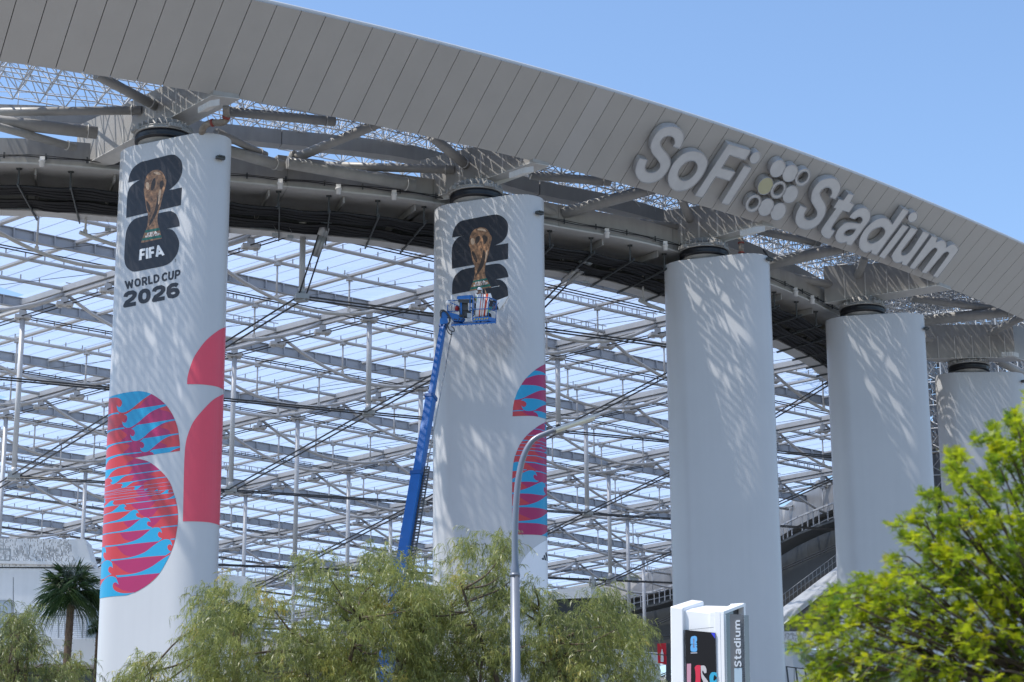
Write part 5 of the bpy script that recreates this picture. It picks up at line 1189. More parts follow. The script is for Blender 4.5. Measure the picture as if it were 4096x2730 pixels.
# concession kiosks right of the third column and left of the pylon
kb_ = thing('concession_kiosk', at_y(3230, 2650, 150), 'white concession kiosk with a blue lettered band at the foot of the third column', 'kiosk')
k_ = lambda x, y, d=0: at_y(x, y, 150 + d)
perf_wall('perforated_wall', k_(3060, 2592, 6), k_(3560, 2592, 6), k_(3560, 2530, 6), k_(3060, 2526, 6), kb_, M_white, .5, 1600, 4)
MB().hexa([k_(3060, 3400), k_(3173, 3400), k_(3330, 3400, 3), k_(3220, 3400, 3), k_(3060, 2604), k_(3173, 2590), k_(3330, 2607, 3), k_(3220, 2610, 3)]).build('kiosk_body', mat('kiosk_white', (.60, .63, .66), .5, var=.04), kb_)
M_band = mat('light_blue_band', (.16, .42, .50), .5, var=.05)
MB().prism([k_(3136, 2604, -.02), k_(3171, 2602, -.02), k_(3171, 2591, -.02), k_(3136, 2593, -.02)], (0, -.03, 0)).build('blue_band', M_band, kb_)
def flat_text(nm, txt, bl, br, tr2, tl2, Y, m, parent, w=.18, **k):
    P = text_on(txt, bl, br, tr2, tl2, w=w, **k); mb = solid(P, [], lambda a, b, o: at_y(a, b, Y - o), 0, .02); return mb.build(nm, m, parent)
pa_, pb2 = k_(3173, 2590), k_(3228, 2595, 1.0)
MB().prism([k_(3175, 2602, -.02), k_(3224, 2607, .9), k_(3224, 2597, .9), k_(3175, 2591, -.02)], (.0, -.03, 0)).build('blue_band', M_band, kb_)
flat_text('band_lettering', 'WATER', (3148, 2600.5), (3167, 2599.2), (3167, 2594.2), (3148, 2595.5), 149.93, INK, kb_)
flat_text('band_lettering', 'BEER-SODA-WATER', (3178, 2600), (3220, 2604.4), (3220, 2599.6), (3178, 2595), 149.6, INK, kb_)
MB().prism([k_(3226, 2622, .8), k_(3256, 2622, 1), k_(3256, 2632, 1), k_(3238, 2650, 1), k_(3226, 2645, .8)], (0, -.2, 0)).build('awning', mat('grey_awning', (.22, .23, .24), .7), kb_)
for x0, x1, y0, y1 in ((3060, 3140, 2690, 2800), (3180, 3222, 2670, 2800), (3250, 3320, 2690, 2800)):
    MB().prism([k_(x0, y1, -.03), k_(x1, y1, -.03), k_(x1, y0, -.03), k_(x0, y0, -.03)], (0, .05, 0)).build('shutter', mat('pale_shutter', (.66, .68, .70), .6, var=.1, scale=9), kb_)
rl = thing('guard_railing', at_y(3250, 2700, 120), 'dark slanted-post railing at the bottom between third column and green tree', 'railing')
m_ = MB()
for k in range(9):
    x = 3146 + k * 37; m_.beam(at_y(x, 2669 + k * 4, 120), at_y(x + 16, 2800, 119.5), .07, .10)
m_.beam(at_y(3140, 2667, 120), at_y(3460, 2705, 120), .08, .05); m_.build('railing_frame', M_brack, rl)
k2 = thing('ticket_kiosk', at_y(2500, 2660, 135), 'pale low kiosk roof glimpsed through the trees left of the pylon sign', 'kiosk')
MB().hexa([at_y(2370, 3400, 135), at_y(2618, 3400, 135), at_y(2640, 3400, 139), at_y(2390, 3400, 139), at_y(2370, 2592, 135), at_y(2618, 2612, 135), at_y(2640, 2612, 139), at_y(2390, 2592, 139)]).build('kiosk_body', mat('kiosk_white', (.60, .63, .66), .5, var=.04), k2)
r2_ = thing('dark_railing', at_y(2640, 2640, 128), 'thin dark railing in front of the red banner', 'railing')
MB().beam(at_y(2560, 2612, 128), at_y(2690, 2624, 128), .05, .05).beam(at_y(2668, 2620, 128), at_y(2672, 2800, 128), .05, .05).beam(at_y(2600, 2616, 128), at_y(2602, 2800, 128), .05, .05).build('railing_frame', M_brack, r2_)
ban = thing('red_banner', at_y(2648, 2620, 130), 'red banner with a white bottle shape left of the pylon sign', 'banner')
MB().prism([at_y(2629, 2576, 130), at_y(2664, 2573, 130), at_y(2667, 2660, 130), at_y(2632, 2652, 130)], (0, .05, 0)).build('banner_cloth', mat('red_cloth', (.62, .015, .03), .6, var=.06), ban)
bt = spline([(2643, 2648, 1), (2642.5, 2630), (2644, 2622), (2642.5, 2614), (2645.5, 2606), (2646.2, 2598, 1), (2650, 2598, 1), (2650.6, 2606), (2653.6, 2614), (2652.6, 2622), (2654.2, 2630), (2654, 2649, 1)])
solid([bt], [], lambda a, b, o: at_y(a, b, 129.97 - o), 0, .01).build('bottle_print', M_wprint, ban)
MB().prism([at_y(2665, 2575, 130.5), at_y(2684, 2574, 130.5), at_y(2684, 2800, 130.5), at_y(2665, 2800, 130.5)], (0, .3, 0)).build('banner_post', M_brack, ban)

# ------------------------------------------------------------------ pylon sign
G_ = crop(2400, 2200, 2.6144)
py = thing('pylon_sign', at_y(2826, 3300, 58), 'white pylon sign with LED screen and vertical Stadium lettering on its right side', 'sign')
M_pw = mat('pylon_white', (.80, .80, .80), .35, var=.02, scale=1, streak=.02)
YA, YBn, YC, YD = 58.8, 58.2, 59.7, 60.3
g3 = lambda x, y, Y: at_y(*G_([(x, y)])[0], Y)
Ab, Bb, Cb, Db = (at_y(2684, 3400, YA), at_y(2889, 3400, YBn), at_y(2978, 3400, YC), at_y(2770, 3400, YD))
for p in (Ab, Bb, Cb, Db): p[2] = 0
At, Bt, Ct, Dt = g3(733, 592, YA), g3(1255, 652, YBn), g3(1482, 562, YC), g3(955, 522, YD)
def onAB(u, v, off=0.0):   # left face, u 0..1 from A to B, v metres below the top line
    b0 = Ab + (Bb - Ab) * u; t0 = At + (Bt - At) * u; n_ = nrm(np.cross(Bb - Ab, [0, 0, 1.0])); n_ = n_ if n_[1] < 0 else -n_; return np.array([*(b0 + (t0 - b0) * ((t0[2] - v) / t0[2]))[:2], t0[2] - v]) + n_ * off
# core, slightly recessed between the ribs
cr_ = .06
core = [onAB(.0, 0, -cr_), onAB(1, 0, -cr_)]
MB().hexa([Ab + [.05, .12, 0], Bb + [-.12, .16, 0], Cb + [-.12, .12, 0], Db, *[np.array([q[0], q[1], g3(*c_)[2]]) for q, c_ in ((At + [.05, .12, 0], (740, 618, YA)), (Bt + [-.12, .16, 0], (1230, 668, YBn)), (Ct + [-.12, .1, 0], (1400, 588, YC)), (Dt, (1000, 580, YD)))]]).build('body', M_pw, py)
def rib(u0, u1, nm='corner_rib'):
    q = [onAB(u0, onAB(u0, 0)[2], .0), onAB(u1, onAB(u1, 0)[2], .0)]
    back = nrm(Db - Ab) * .5
    lo = [onAB(u0, onAB(u0, 0)[2]), onAB(u1, onAB(u1, 0)[2])]; hi = [onAB(u0, 0), onAB(u1, 0)]
    D = (Dt - At) if u0 < .5 else (Ct - Bt)
    o = MB().hexa([lo[0], lo[1], lo[1] + [D[0], D[1], 0], lo[0] + [D[0], D[1], 0], hi[0], hi[1], hi[1] + D, hi[0] + D]).build(nm, M_pw, py)
    bv = o.modifiers.new('bevel', 'BEVEL'); bv.width = .035; bv.segments = 3
rib(0, .26); 
# right portal frame round the black glass
fr = MB(); zt = Bt[2]
for (a, b, c, d) in ((Bb, Bt, .0, .075), ):
    pass
e1 = nrm(Cb - Bb); nR = np.array([e1[1], -e1[0], 0]); nR = nR if nR[1] < 0 else -nR
W_ = np.linalg.norm((Cb - Bb)[:2])
def onBC(u, z, off=0.0): p = Bb + (Cb - Bb) * u; return np.array([p[0] - (Bb[0] - Bt[0]) * z / zt, p[1], z]) + nR * off
zC = Ct[2]
def portal(u0, u1, z0a, z1a, z0b, z1b, nm, m, off0, off1):
    MB().hexa([onBC(u0, z0a, off0), onBC(u1, z0b, off0), onBC(u1, z1b, off0), onBC(u0, z1a, off0), onBC(u0, z0a, off1), onBC(u1, z0b, off1), onBC(u1, z1b, off1), onBC(u0, z1a, off1)]).build(nm, m, py)
portal(.004, .07, 0, zt, 0, zt + .02, 'portal_jamb', M_pw, -.3, .10)
portal(.95, 1.03, 0, zC + .0, 0, zC, 'portal_jamb', M_pw, -.3, .10)
portal(.003, 1.03, zt - .07, zt + .01, zC - .07, zC + .01, 'portal_head', M_pw, -.28, .105)
MB().hexa([onAB(.9, onAB(.9, 0)[2], .002), onAB(1.0, onAB(1, 0)[2], .002), onAB(1.0, onAB(1, 0)[2], -.5), onAB(.9, onAB(.9, 0)[2], -.5), onAB(.9, 0.0, .002), onAB(1, 0.0, .002), onAB(1, 0., -.5), onAB(.9, 0., -.5)]).build('corner_rib', M_pw, py)
M_glass = mat('black_glass', (.008, .009, .011), .08, var=.1, scale=1)
portal(.07, .95, 0, zt - .07, 0, zC - .1, 'dark_infill', M_glass, -.28, -.06)
# panel line
m_ = MB(); a, b = onAB(.26, .62, -.02), onAB(.92, .42, -.02); m_.beam(a, b, .012, .008); m_.build('panel_joint', M_gap, py)
# LED screen on the left face
def onS(px_, py_, off):   # screen plane through the crop pixel
    r = ray(*G_([(px_, py_)])[0]); n_ = nrm(np.cross(Bb - Ab, [0, 0, 1.0])); n_ = n_ if n_[1] < 0 else -n_; p0 = Ab + n_ * (-.04 + off)
    t = np.dot(p0 - EYE, n_) / np.dot(r, n_); return EYE + r * t
scr = MB().add([onS(889, 838, 0), onS(1206, 868, 0), onS(1222, 1500, 0), onS(903, 1500, 0)], [(0, 1, 2, 3)])
M_led = mat('led_black', (.004, .004, .005), .6, spec=.2, emit=((.01, .01, .012), .5))
so = MB().hexa([onS(889, 838, .03), onS(1206, 868, .03), onS(1222, 1500, .03), onS(903, 1500, .03), onS(889, 838, -.1), onS(1206, 868, -.1), onS(1222, 1500, -.1), onS(903, 1500, -.1)]).build('led_screen', M_led, py)
def scr_art(nm, polys, col, e=1.0):
    mb = solid(polys, [], lambda a, b, o: onS(a, b, o), .034, .038); o = mb.build(nm, mat('led_' + nm, tuple(c * .3 for c in col), .5, emit=(col, e * .45)), so); o.matrix_parent_inverse = Matrix.Identity(4)
scr_art('blue_emblem', [spline([(947, 935, 1), (955, 912), (975, 903), (1000, 903), (1013, 918), (1014, 950), (1005, 968), (1014, 975, 1), (1014, 988, 1), (947, 985, 1)]), spline([(1014, 1010, 1), (1010, 992), (960, 990), (948, 1010), (947, 1045), (958, 1064), (1003, 1066), (1015, 1050), (1014, 1025), (1005, 1014)])], (.12, .42, .85), 1.1)
scr_art('bronze_figure', [spline([(972, 940), (980, 928), (988, 940), (984, 975), (990, 1025, 1), (968, 1025, 1), (977, 975)])], (.35, .12, .05), .8)
scr_art('caption_line', [[(948, 1076), (1016, 1074), (1016, 1082), (948, 1084)]], (.7, .75, .9), .8)
scr_art('pink_bar', [[(908, 1193), (952, 1190), (950, 1500), (910, 1500)]], (.62, .33, .45), .9)
scr_art('red_numeral', [spline([(990, 1230, 1), (1010, 1208), (1052, 1208, 1), (1050, 1300), (1052, 1500, 1), (990, 1500, 1), (1000, 1320)])], (.75, .02, .07), .9)
scr_art('white_numeral', [spline([(1054, 1212, 1), (1090, 1212), (1112, 1245), (1112, 1290, 1), (1090, 1290, 1), (1075, 1262), (1070, 1290), (1095, 1330), (1125, 1370), (1140, 1420), (1138, 1500, 1), (1062, 1500, 1), (1080, 1390), (1060, 1330)])], (.6, .6, .65), .9)
scr_art('blue_numeral', [spline([(1145, 1330), (1160, 1290), (1185, 1280), (1219, 1285, 1), (1221, 1330), (1200, 1310), (1188, 1330), (1190, 1370), (1221, 1350, 1), (1221, 1500, 1), (1165, 1500, 1), (1150, 1390)])], (.03, .45, .75), .9)
scr_art('blue_corner', [[(1160, 868), (1203, 870), (1204, 932)]], (.03, .05, .75), 1.0)
# blade sign with the vertical word
def onT(px_, py_, off=0):
    Y = 57.9 - off; return at_y(*G_([(px_, py_)])[0], Y)
MB().hexa([onT(1357, 670), onT(1506, 682), onT(1525, 1700), onT(1375, 1700), onT(1357, 670, -.1), onT(1506, 682, -.1), onT(1525, 1700, -.1), onT(1375, 1700, -.1)]).build('sign_blade', mat('blade_grey', (.16, .16, .165), .35, var=.1, scale=2), py)
MB().hexa([onT(1507, 682, -.01), onT(1556, 686, -.35), onT(1576, 1700, -.35), onT(1526, 1700, -.01), onT(1507, 682, -.1), onT(1556, 686, -.45), onT(1576, 1700, -.45), onT(1526, 1700, -.1)]).build('blade_return', mat('blade_side_grey', (.10, .10, .11), .3, var=.1, scale=2), py)
P = text_on('Stadium', (1480, 1226), (1464, 732), (1400, 734), (1405, 1224), w=.19, gap=.09)
solid(P, [], lambda a, b, o: onT(a, b, o), .005, .04).build('lettering', M_wprint, py)
solid([[(1404, 1240), (1485, 1235), (1490, 1700), (1410, 1700)]], [], lambda a, b, o: onT(a, b, o), .005, .03).build('pale_panel', mat('pale_sign_panel', (.55, .66, .72), .4, var=.03), py)
rr = random.Random(4); m_ = MB()
for _ in range(900):
    y = rr.uniform(690, 1600); x = rr.uniform(1465, 1503) + (y - 690) * .02
    if rr.random() < .55 + .4 * math.sin(y * .02) * math.cos(x * .1): m_.add([onT(x, y, .004), onT(x + 3, y, .004), onT(x + 3, y + 4, .004), onT(x, y + 4, .004)], [(0, 1, 2, 3)])
tag(m_.build('blade_perforations', INK, py, fix=False), kind='stuff')

# ------------------------------------------------------------------ street lamp
M_pole = mat('lamp_pole_paint', (.19, .21, .25), .35, metal=.25, var=.06, scale=3)
LY = 36.5
lp3 = lambda x, y: at_y(x, y, LY)
sl = thing('street_lamp', lp3(2060, 3400), 'tall grey street lamp curving right in front of the second column', 'street lamp')
ft = lp3(2060, 2301); 
MB().tube([ft[0], LY, 0], [ft[0], LY, ft[2]], .088, 24, r2=.081).tube([ft[0], LY, 0], [ft[0], LY, .4], .16, 20).build('pole_base', M_pole, sl)
pts = [(2060, 2302), (2060, 2259), (2059.7, 2137), (2062, 2060), (2066.7, 1983), (2073, 1922), (2085, 1858), (2098, 1817), (2112, 1788), (2129, 1765), (2152, 1748.5), (2183, 1735), (2208, 1725), (2300, 1693)]
P_ = catm([lp3(*p) for p in pts], 5); rr_ = np.interp(np.linspace(0, 1, len(P_)), [0, .05, .09, .5, 1], [.081, .080, .0575, .052, .041])
MB().path(P_, list(rr_), 16).build('curved_arm', M_pole, sl)
MB().tube([ft[0], LY, ft[2] - .025], [ft[0], LY, ft[2] + .025], .090, 24).build('pole_collar', M_pole, sl)
a, b = lp3(2215, 1722), lp3(2398, 1660)
d = nrm(b - a); u = np.cross(d, [0, 1.0, 0]); 
lh = MB().beam(a, b, .17, .038, up=np.cross([0, 1.0, 0], d)).build('lamp_head', mat('lamp_head_metal', (.40, .41, .42), .35, metal=.4, var=.05), sl)
o = MB().beam(a + (b - a) * .05 - [0, 0, .035], b - (b - a) * .1 - [0, 0, .035], .2, .02, up=np.cross([0, 1.0, 0], d)).build('lamp_lens', mat('lamp_lens', (.55, .55, .42), .3, var=.1, scale=9), lh); o.matrix_parent_inverse = Matrix.Identity(4)
o = MB().tube(lp3(2233, 1708), lp3(2233, 1700), .04, 10).tube(lp3(2233, 1702), lp3(2233, 1697), .045, 10, r2=.02).build('light_sensor', M_dark, lh); o.matrix_parent_inverse = Matrix.Identity(4)

# ------------------------------------------------------------------ boom lift
M_lift = mat('blue_lift_paint', (.012, .13, .42), .35, var=.08, scale=2)
M_liftd = mat('blue_lift_paint_dark', (.01, .09, .30), .4, var=.1, scale=3)
M_yb = mat('yellow_paint', (.55, .42, .04), .5); M_redr = mat('red_vinyl', (.60, .07, .03), .35, var=.05); M_grime = mat('grimy_metal', (.05, .052, .055), .5, var=.3, scale=9)
BY = 104.6
def bp(x, y, d=0.0): return at_y(1700 + x / 3.485, 1000 + y / 3.485, BY + d)
lift = thing('boom_lift', (*bp(250, 1000)[:2], 0), 'blue telescopic boom lift raised to a work basket in front of the second column', 'boom lift')
# boom: one straight line of nested sections, thicker towards the base
top = bp(262, 1010, .1); base = at_y(1560, 2560, 99.0); dirb = nrm(top - base)
def alongx(py_):   # point of the boom line at picture height py_
    lo, hi = base - dirb * 14, top
    for _ in range(40):
        m_ = (lo + hi) / 2
        if proj(m_)[1] > py_: lo = m_
        else: hi = m_
    return lo
ys = [1300, 1585, 1896, 2250, 3050]; wd = [.27, .42, .52, .62]; nm_ = 0
for a, b, w_ in zip(ys[:-1], ys[1:], wd):
    p, q = alongx(a), alongx(b); o = MB().beam(p, q, w_, w_ * 1.15).build('boom_section', M_lift, lift)
    bv = o.modifiers.new('bevel', 'BEVEL'); bv.width = .04; bv.segments = 2
    e = p + (q - p) * .0; d = nrm(q - p); MB().beam(p - d * .02, p + d * .18, w_ + .06, w_ * 1.15 + .06).build('boom_collar', M_liftd, lift)
p, q = alongx(3050), alongx(3300)
cb = p.copy(); cb[2] = 0
gx = np.array([1, 0, 0.]); gy = np.array([0, 1., 0])
c = np.array([p[0] - .4, p[1] - .3, 0])
MB().hexa([c + [-1.5, -1.1, .9], c + [1.9, -1.1, .9], c + [1.9, 1.1, .9], c + [-1.5, 1.1, .9], c + [-1.4, -1.0, 2.3], c + [1.5, -1.0, 2.5], c + [1.5, 1.0, 2.5], c + [-1.4, 1.0, 2.3]]).build('turret', M_lift, lift)
MB().box(c + [0, 0, .75], (2.0, 0, 0), (0, 1.2, 0), (0, 0, .2)).build('chassis', M_grime, lift)
for sx in (-1.5, 1.5):
    for sy in (-1.25, 1.25):
        w0 = c + [sx, sy, .5]; o = MB().tube(w0 - [0, .2, 0], w0 + [0, .2, 0], .5, 24).build('wheel', M_black, lift)
        h = MB().tube(w0 - [0, .22, 0], w0 + [0, .22, 0], .26, 16).build('rim', M_yb, o); h.matrix_parent_inverse = Matrix.Identity(4)
# cable carrier and thin return rod beside the boom
off = np.array([.42, 0, 0])
a, b = alongx(1870) + [.40, -.1, 0], alongx(2380) + [.42, -.1, 0]
m_ = MB(); L = np.linalg.norm(b - a); d = nrm(b - a); s_ = np.array([1.0, 0, 0])
for sg in (-1, 1): m_.beam(a + s_ * .11 * sg, b + s_ * .11 * sg, .035, .10)
for k in range(int(L / .16)): pp = a + d * k * .16; m_.box(pp, (.11, 0, 0), (0, .06, 0), (0, 0, .022))
m_.build('cable_carrier', M_grime, lift)
MB().tube(bp(378, 1130), alongx(1880) + [.38, 0, 0], .032, 8).build('return_rod', M_galv, lift)
# knuckle and jib
MB().prism([bp(215, 1040, -.2), bp(325, 1020, -.2), bp(300, 900, -.2), bp(285, 850, -.2), bp(240, 850, -.2), bp(205, 990, -.2)], (0, .4, 0)).build('knuckle', M_lift, lift)
j = MB().prism([bp(285, 850, -.15), bp(500, 915, -.15), bp(560, 960, -.15), bp(520, 1000, -.15), bp(400, 990, -.15), bp(360, 940, -.15), bp(290, 930, -.15)], (0, .3, 0)).build('jib', M_lift, lift)
m_ = MB()
for (x, y, r) in ((415, 970, .05), (440, 975, .04), (480, 965, .045), (470, 985, .035)): m_.tube(bp(x, y, -.17), bp(x, y, -.14), r, 6)
o = m_.build('jib_holes', M_grime, j); o.matrix_parent_inverse = Matrix.Identity(4)
hz = MB()
for pts in ([(215, 930), (215, 860), (255, 840), (300, 870), (345, 930), (350, 990), (330, 1040)], [(225, 945), (228, 875), (262, 852), (305, 885), (335, 940), (340, 1000)], [(330, 1010), (320, 1060), (345, 1120), (400, 1140), (405, 1100), (370, 1070)], [(320, 1020), (300, 1100), (340, 1170), (380, 1180)],
            [(500, 770), (520, 830), (535, 880), (560, 940)], [(590, 770), (570, 820), (600, 860), (660, 840)], [(640, 800), (680, 850), (690, 900), (660, 930)], [(530, 830), (545, 900), (530, 960), (500, 985)]):
    hz.path(catm([bp(x, y, -.25) for x, y in pts], 4), .028, 6)
hz.build('hydraulic_hoses', M_grime, lift)
# basket
DP = .0
F1, F2, F3, F4 = bp(370, 1062, -.45), bp(985, 1022, -.45), bp(985, 1000, .75), bp(370, 1030, .75)
fb0 = MB().hexa([F1, F2, F3, F4, F1 + [0, 0, .07], F2 + [0, 0, .07], F3 + [0, 0, .07], F4 + [0, 0, .07]]).build('basket_floor', M_lift, lift)
m_ = MB()
for k in range(12):
    t = k / 11; m_.beam(F1 + (F2 - F1) * t - [0, 0, .02], F4 + (F3 - F4) * t - [0, 0, .02], .04, .04)
m_.build('floor_ribs', M_liftd, lift)
tb = [bp(665, 1000, -.46), bp(880, 985, -.46), bp(985, 1015, .2)]
toe = MB()
for a, b in zip(tb[:-1], tb[1:]): toe.beam(a + [0, 0, .10], b + [0, 0, .10], .02, .22)
toe.build('toe_board', M_lift, lift)
m_ = MB()
for a, b in zip(tb[:-1], tb[1:]):
    n_ = 6
    for k in range(n_):
        t = (k + .3) / n_; p0 = a + (b - a) * t + [0, -.014, .06]; p1 = a + (b - a) * (t + .5 / n_) + [0, -.014, .06]; u_ = (b - a) / n_ * .3
        m_.add([p0, p1, p1 + u_ + [0, 0, .09], p0 + u_ + [0, 0, .09]], [(0, 1, 2, 3)])
m_.build('hazard_stripes', M_yb, lift)
railpts = {'a': [(665, 955), (665, 800), (665, 650)], 'b': [(880, 950), (885, 830), (893, 662)], 'c': [(985, 1020), (990, 860), (1000, 700)]}
rl = MB(); R_T = .021
for nm, (x0, y0), (x1, y1), d0, d1 in [
    ('a', (662, 985), (665, 648), -.45, -.45), ('b', (880, 975), (890, 660), -.45, -.45), ('c', (985, 1018), (998, 705), .2, .2), ('d', (665, 668), (890, 662), -.45, -.45), ('e', (890, 662), (998, 705), -.45, .2), ('f', (663, 830), (885, 822), -.45, -.45),
    ('g', (885, 822), (995, 862), -.45, .2), ('h', (318, 720), (318, 860), -.2, -.2), ('i', (318, 712), (480, 705), -.2, -.2), ('j', (318, 860), (480, 855), -.2, -.2), ('k', (310, 950), (318, 712), .3, .3), ('l', (350, 735), (480, 790), -.3, -.3), ('m', (690, 700), (690, 900), .3, .3), ('n', (910, 680), (990, 715), .1, .3)]:
    rl.tube(bp(x0, y0, d0), bp(x1, y1, d1), R_T, 8)
rl.path(catm([bp(x, y, -.1) for x, y in [(950, 745), (965, 740), (978, 760), (975, 830), (960, 845), (950, 825), (950, 760)]], 3), .016, 6)
rl.build('guard_rail', M_lift, lift)
MB().hexa([bp(447, 690, -.5), bp(632, 685, -.5), bp(668, 672, .0), bp(470, 672, .0), bp(447, 650, -.5), bp(630, 632, -.5), bp(665, 628, .0), bp(480, 640, .0)]).build('console_hood', M_lift, lift)
MB().hexa([bp(462, 735, -.45), bp(630, 745, -.45), bp(660, 740, .0), bp(470, 725, .0), bp(462, 690, -.45), bp(630, 690, -.45), bp(660, 690, .0), bp(470, 690, .0)]).build('console_box', M_grime, lift)
MB().tube(bp(628, 640, -.45), bp(628, 860, -.45), .03, 8).tube(bp(668, 650, -.3), bp(672, 900, -.3), .03, 8).tube(bp(500, 700, -.4), bp(505, 900, -.4), .05, 8).build('console_post', M_lift, lift)
MB().box(bp(540, 800, -.2), (.22, 0, 0), (0, .12, 0), (0, 0, .2)).box(bp(560, 900, -.1), (.3, 0, 0), (0, .15, 0), (0, 0, .16)).build('rotator', M_grime, lift)
MB().hexa([bp(588, 945, -.5), bp(640, 950, -.5), bp(640, 950, -.3), bp(588, 945, -.3), bp(588, 882, -.5), bp(640, 885, -.5), bp(640, 885, -.3), bp(588, 882, -.3)]).build('control_box', M_galv, lift)
# rolls of vinyl standing in the basket
rolls = []
cols = [M_wprint, M_wprint, M_wprint, M_redr, M_wprint, M_redr, M_wprint, M_redr, M_redr, M_wprint]
rlab = ['white vinyl roll standing leftmost in the basket front row', 'white vinyl roll, second from left in the basket front row', 'white vinyl roll, third from left in the basket front row', 'thin red vinyl roll left of the middle in the basket front row',
        'white vinyl roll in the middle of the basket front row', 'red vinyl roll right of the middle in the basket front row', 'white vinyl roll between two red rolls in the basket', 'bright red vinyl roll fourth from the right rail in the basket',
        'bright red vinyl roll next to the rightmost white roll', 'white vinyl roll rightmost in the basket front row']
rlab[7] = 'bright red vinyl roll just left of the last red roll in the basket'
for k in range(10):
    xb = 712 + 15 * k; xt = 735 + 17 * k; r = .035 if k in (3, 5) else .05
    a, b = bp(xb, 935 - 1.5 * k, -.3 + .02 * (k % 3)), bp(xt, 628 - (k % 3) * 6, -.25 + .03 * (k % 2)); o = MB().tube(a, b, r, 12).build('vinyl_roll', cols[k], origin=a)
    tag(o, rlab[k], 'vinyl roll', 'vinyl rolls in the lift basket')
for k, (x, y0, y1, dd) in enumerate([(332, 870, 740, .1), (368, 875, 636, .25), (398, 872, 690, .0)]):
    a, b = bp(x, y0, dd), bp(x + 2, y1, dd); o = MB().tube(a, b, .05, 12).build('vinyl_roll', M_wprint, origin=a)
    tag(o, ['short white vinyl roll leftmost behind the left rail of the basket', 'tall white vinyl roll sticking up at the left end of the basket', 'white vinyl roll beside the console at the left end of the basket'][k], 'vinyl roll', 'vinyl rolls in the lift basket')
o = MB().lathe(bp(325, 745, -.1), [(.02, -.14), (.13, -.1), (.15, .02), (.10, .14), (.03, .17)], 12).build('white_bag', M_wprint, origin=bp(325, 745, -.1)); tag(o, 'crumpled white bag hung on the left rail of the basket', 'bag')
o = MB().lathe(bp(448, 820, -.1), [(.01, -.17), (.10, -.12), (.12, .0), (.09, .12), (.01, .16)], 12).build('red_bag', mat('dark_red_cloth', (.25, .01, .015), .8), origin=bp(448, 820, -.1)); tag(o, 'dark red bag hanging under the console in the basket', 'bag')
o = MB().prism([bp(880, 612, .25), bp(915, 605, .25), bp(950, 708, .15), bp(905, 700, .15)], (0, .02, 0)).build('vinyl_sheet', M_wprint, origin=bp(900, 650, .2)); tag(o, 'small white vinyl sheet held up right of the red rolls', 'vinyl sheet')

# ------------------------------------------------------------------ people
def skin_body(name, joints, edges, m, parent, sub=2, origin=None):
    me = bpy.data.meshes.new(name); org = np.array(parent['_o'])
    me.from_pydata([tuple(np.array(j[0]) - org) for j in joints], edges, []); o = bpy.data.objects.new(name, me); COL.objects.link(o); o.parent = parent; o['_o'] = list(org)
    md = o.modifiers.new('skin', 'SKIN'); sk_ = me.skin_vertices[0].data
    for k, j in enumerate(joints):
        r = j[1]; sk_[k].radius = (r, r) if not hasattr(r, '__len__') else r
    sk_[0].use_root = True; md.use_smooth_shade = True
    ss = o.modifiers.new('sub', 'SUBSURF'); ss.levels = sub; ss.render_levels = sub
    me.materials.append(m); return o
M_skin = mat('skin', (.30, .16, .10), .5, var=.08, scale=9); M_vest = mat('hi_vis_yellow', (.45, .72, .03), .6, var=.08, scale=8); M_jean = mat('dark_trousers', (.02, .025, .04), .8, var=.2, scale=8)
M_teal = mat('teal_shirt', (.01, .30, .30), .7, var=.1, scale=8); M_shirt = mat('white_shirt', (.65, .65, .68), .7, var=.06, scale=8)
def hand(parent, w, d, m):
    """palm and five short curled fingers at the wrist w, pointing along d"""
    d = nrm(d); u, v = frame(d)
    J = [(w, .022), (w + d * .05, (.028, .014)), (w + d * .09, (.03, .012))]; E = [(0, 1), (1, 2)]
    o = skin_body('hand', J, E, m, parent, 1)
    for k, (s_, L) in enumerate(((-.03, .055), (-.011, .07), (.010, .075), (.030, .065))):
        a = w + d * .085 + u * s_; skin_body('finger', [(a, .009), (a + d * L * .5 + v * .006, .0085), (a + d * L * .8 + v * .03, .0075)], [(0, 1), (1, 2)], m, parent, 1)
    a = w + d * .035 - u * .026; skin_body('thumb', [(a, .011), (a - u * .03 + d * .03, .010), (a - u * .035 + d * .055 + v * .015, .008)], [(0, 1), (1, 2)], m, parent, 1)
# standing worker: white helmet, seen from behind, right arm raised to the vinyl
h0 = bp(760, 556, .25); t = thing('person', h0 - [0, 0, 1.7], 'worker in white helmet and yellow vest standing in the basket, arm raised to the emblem', 'person', 'workers in the basket')
hd = h0; sh_ = hd + [-.02, -.02, -.27]; hip = sh_ + [-.03, -.06, -.52]
LS, RS = sh_ + [-.19, 0, 0], sh_ + [.19, .04, 0]
el = RS + [.20, .14, .02]; wr = bp(838, 568, .62)
el2 = LS + [-.05, .12, -.26]; wr2 = el2 + [.12, .2, -.02]
J = [(hip, .15), (hip + [0, .01, .2], .135), (sh_ + [0, 0, -.08], .15), (hd + [0, -.01, -.15], .055), (hd + [0, 0, -.02], .085), (LS, .065), (el2, .045), (wr2, .03), (RS, .065), (el, .045), (wr, .03),
     (hip + [-.09, 0, -.08], .095), (hip + [-.1, .02, -.48], .065), (hip + [-.1, -.03, -.88], .045), (hip + [.09, 0, -.08], .095), (hip + [.1, .03, -.48], .065), (hip + [.1, -.02, -.88], .045)]
E = [(0, 1), (1, 2), (2, 3), (3, 4), (2, 5), (5, 6), (6, 7), (2, 8), (8, 9), (9, 10), (0, 11), (11, 12), (12, 13), (0, 14), (14, 15), (15, 16)]
skin_body('body', J, E, M_skin, t)
hand(t, wr, wr - el, M_skin); hand(t, wr2, wr2 - el2, M_skin)
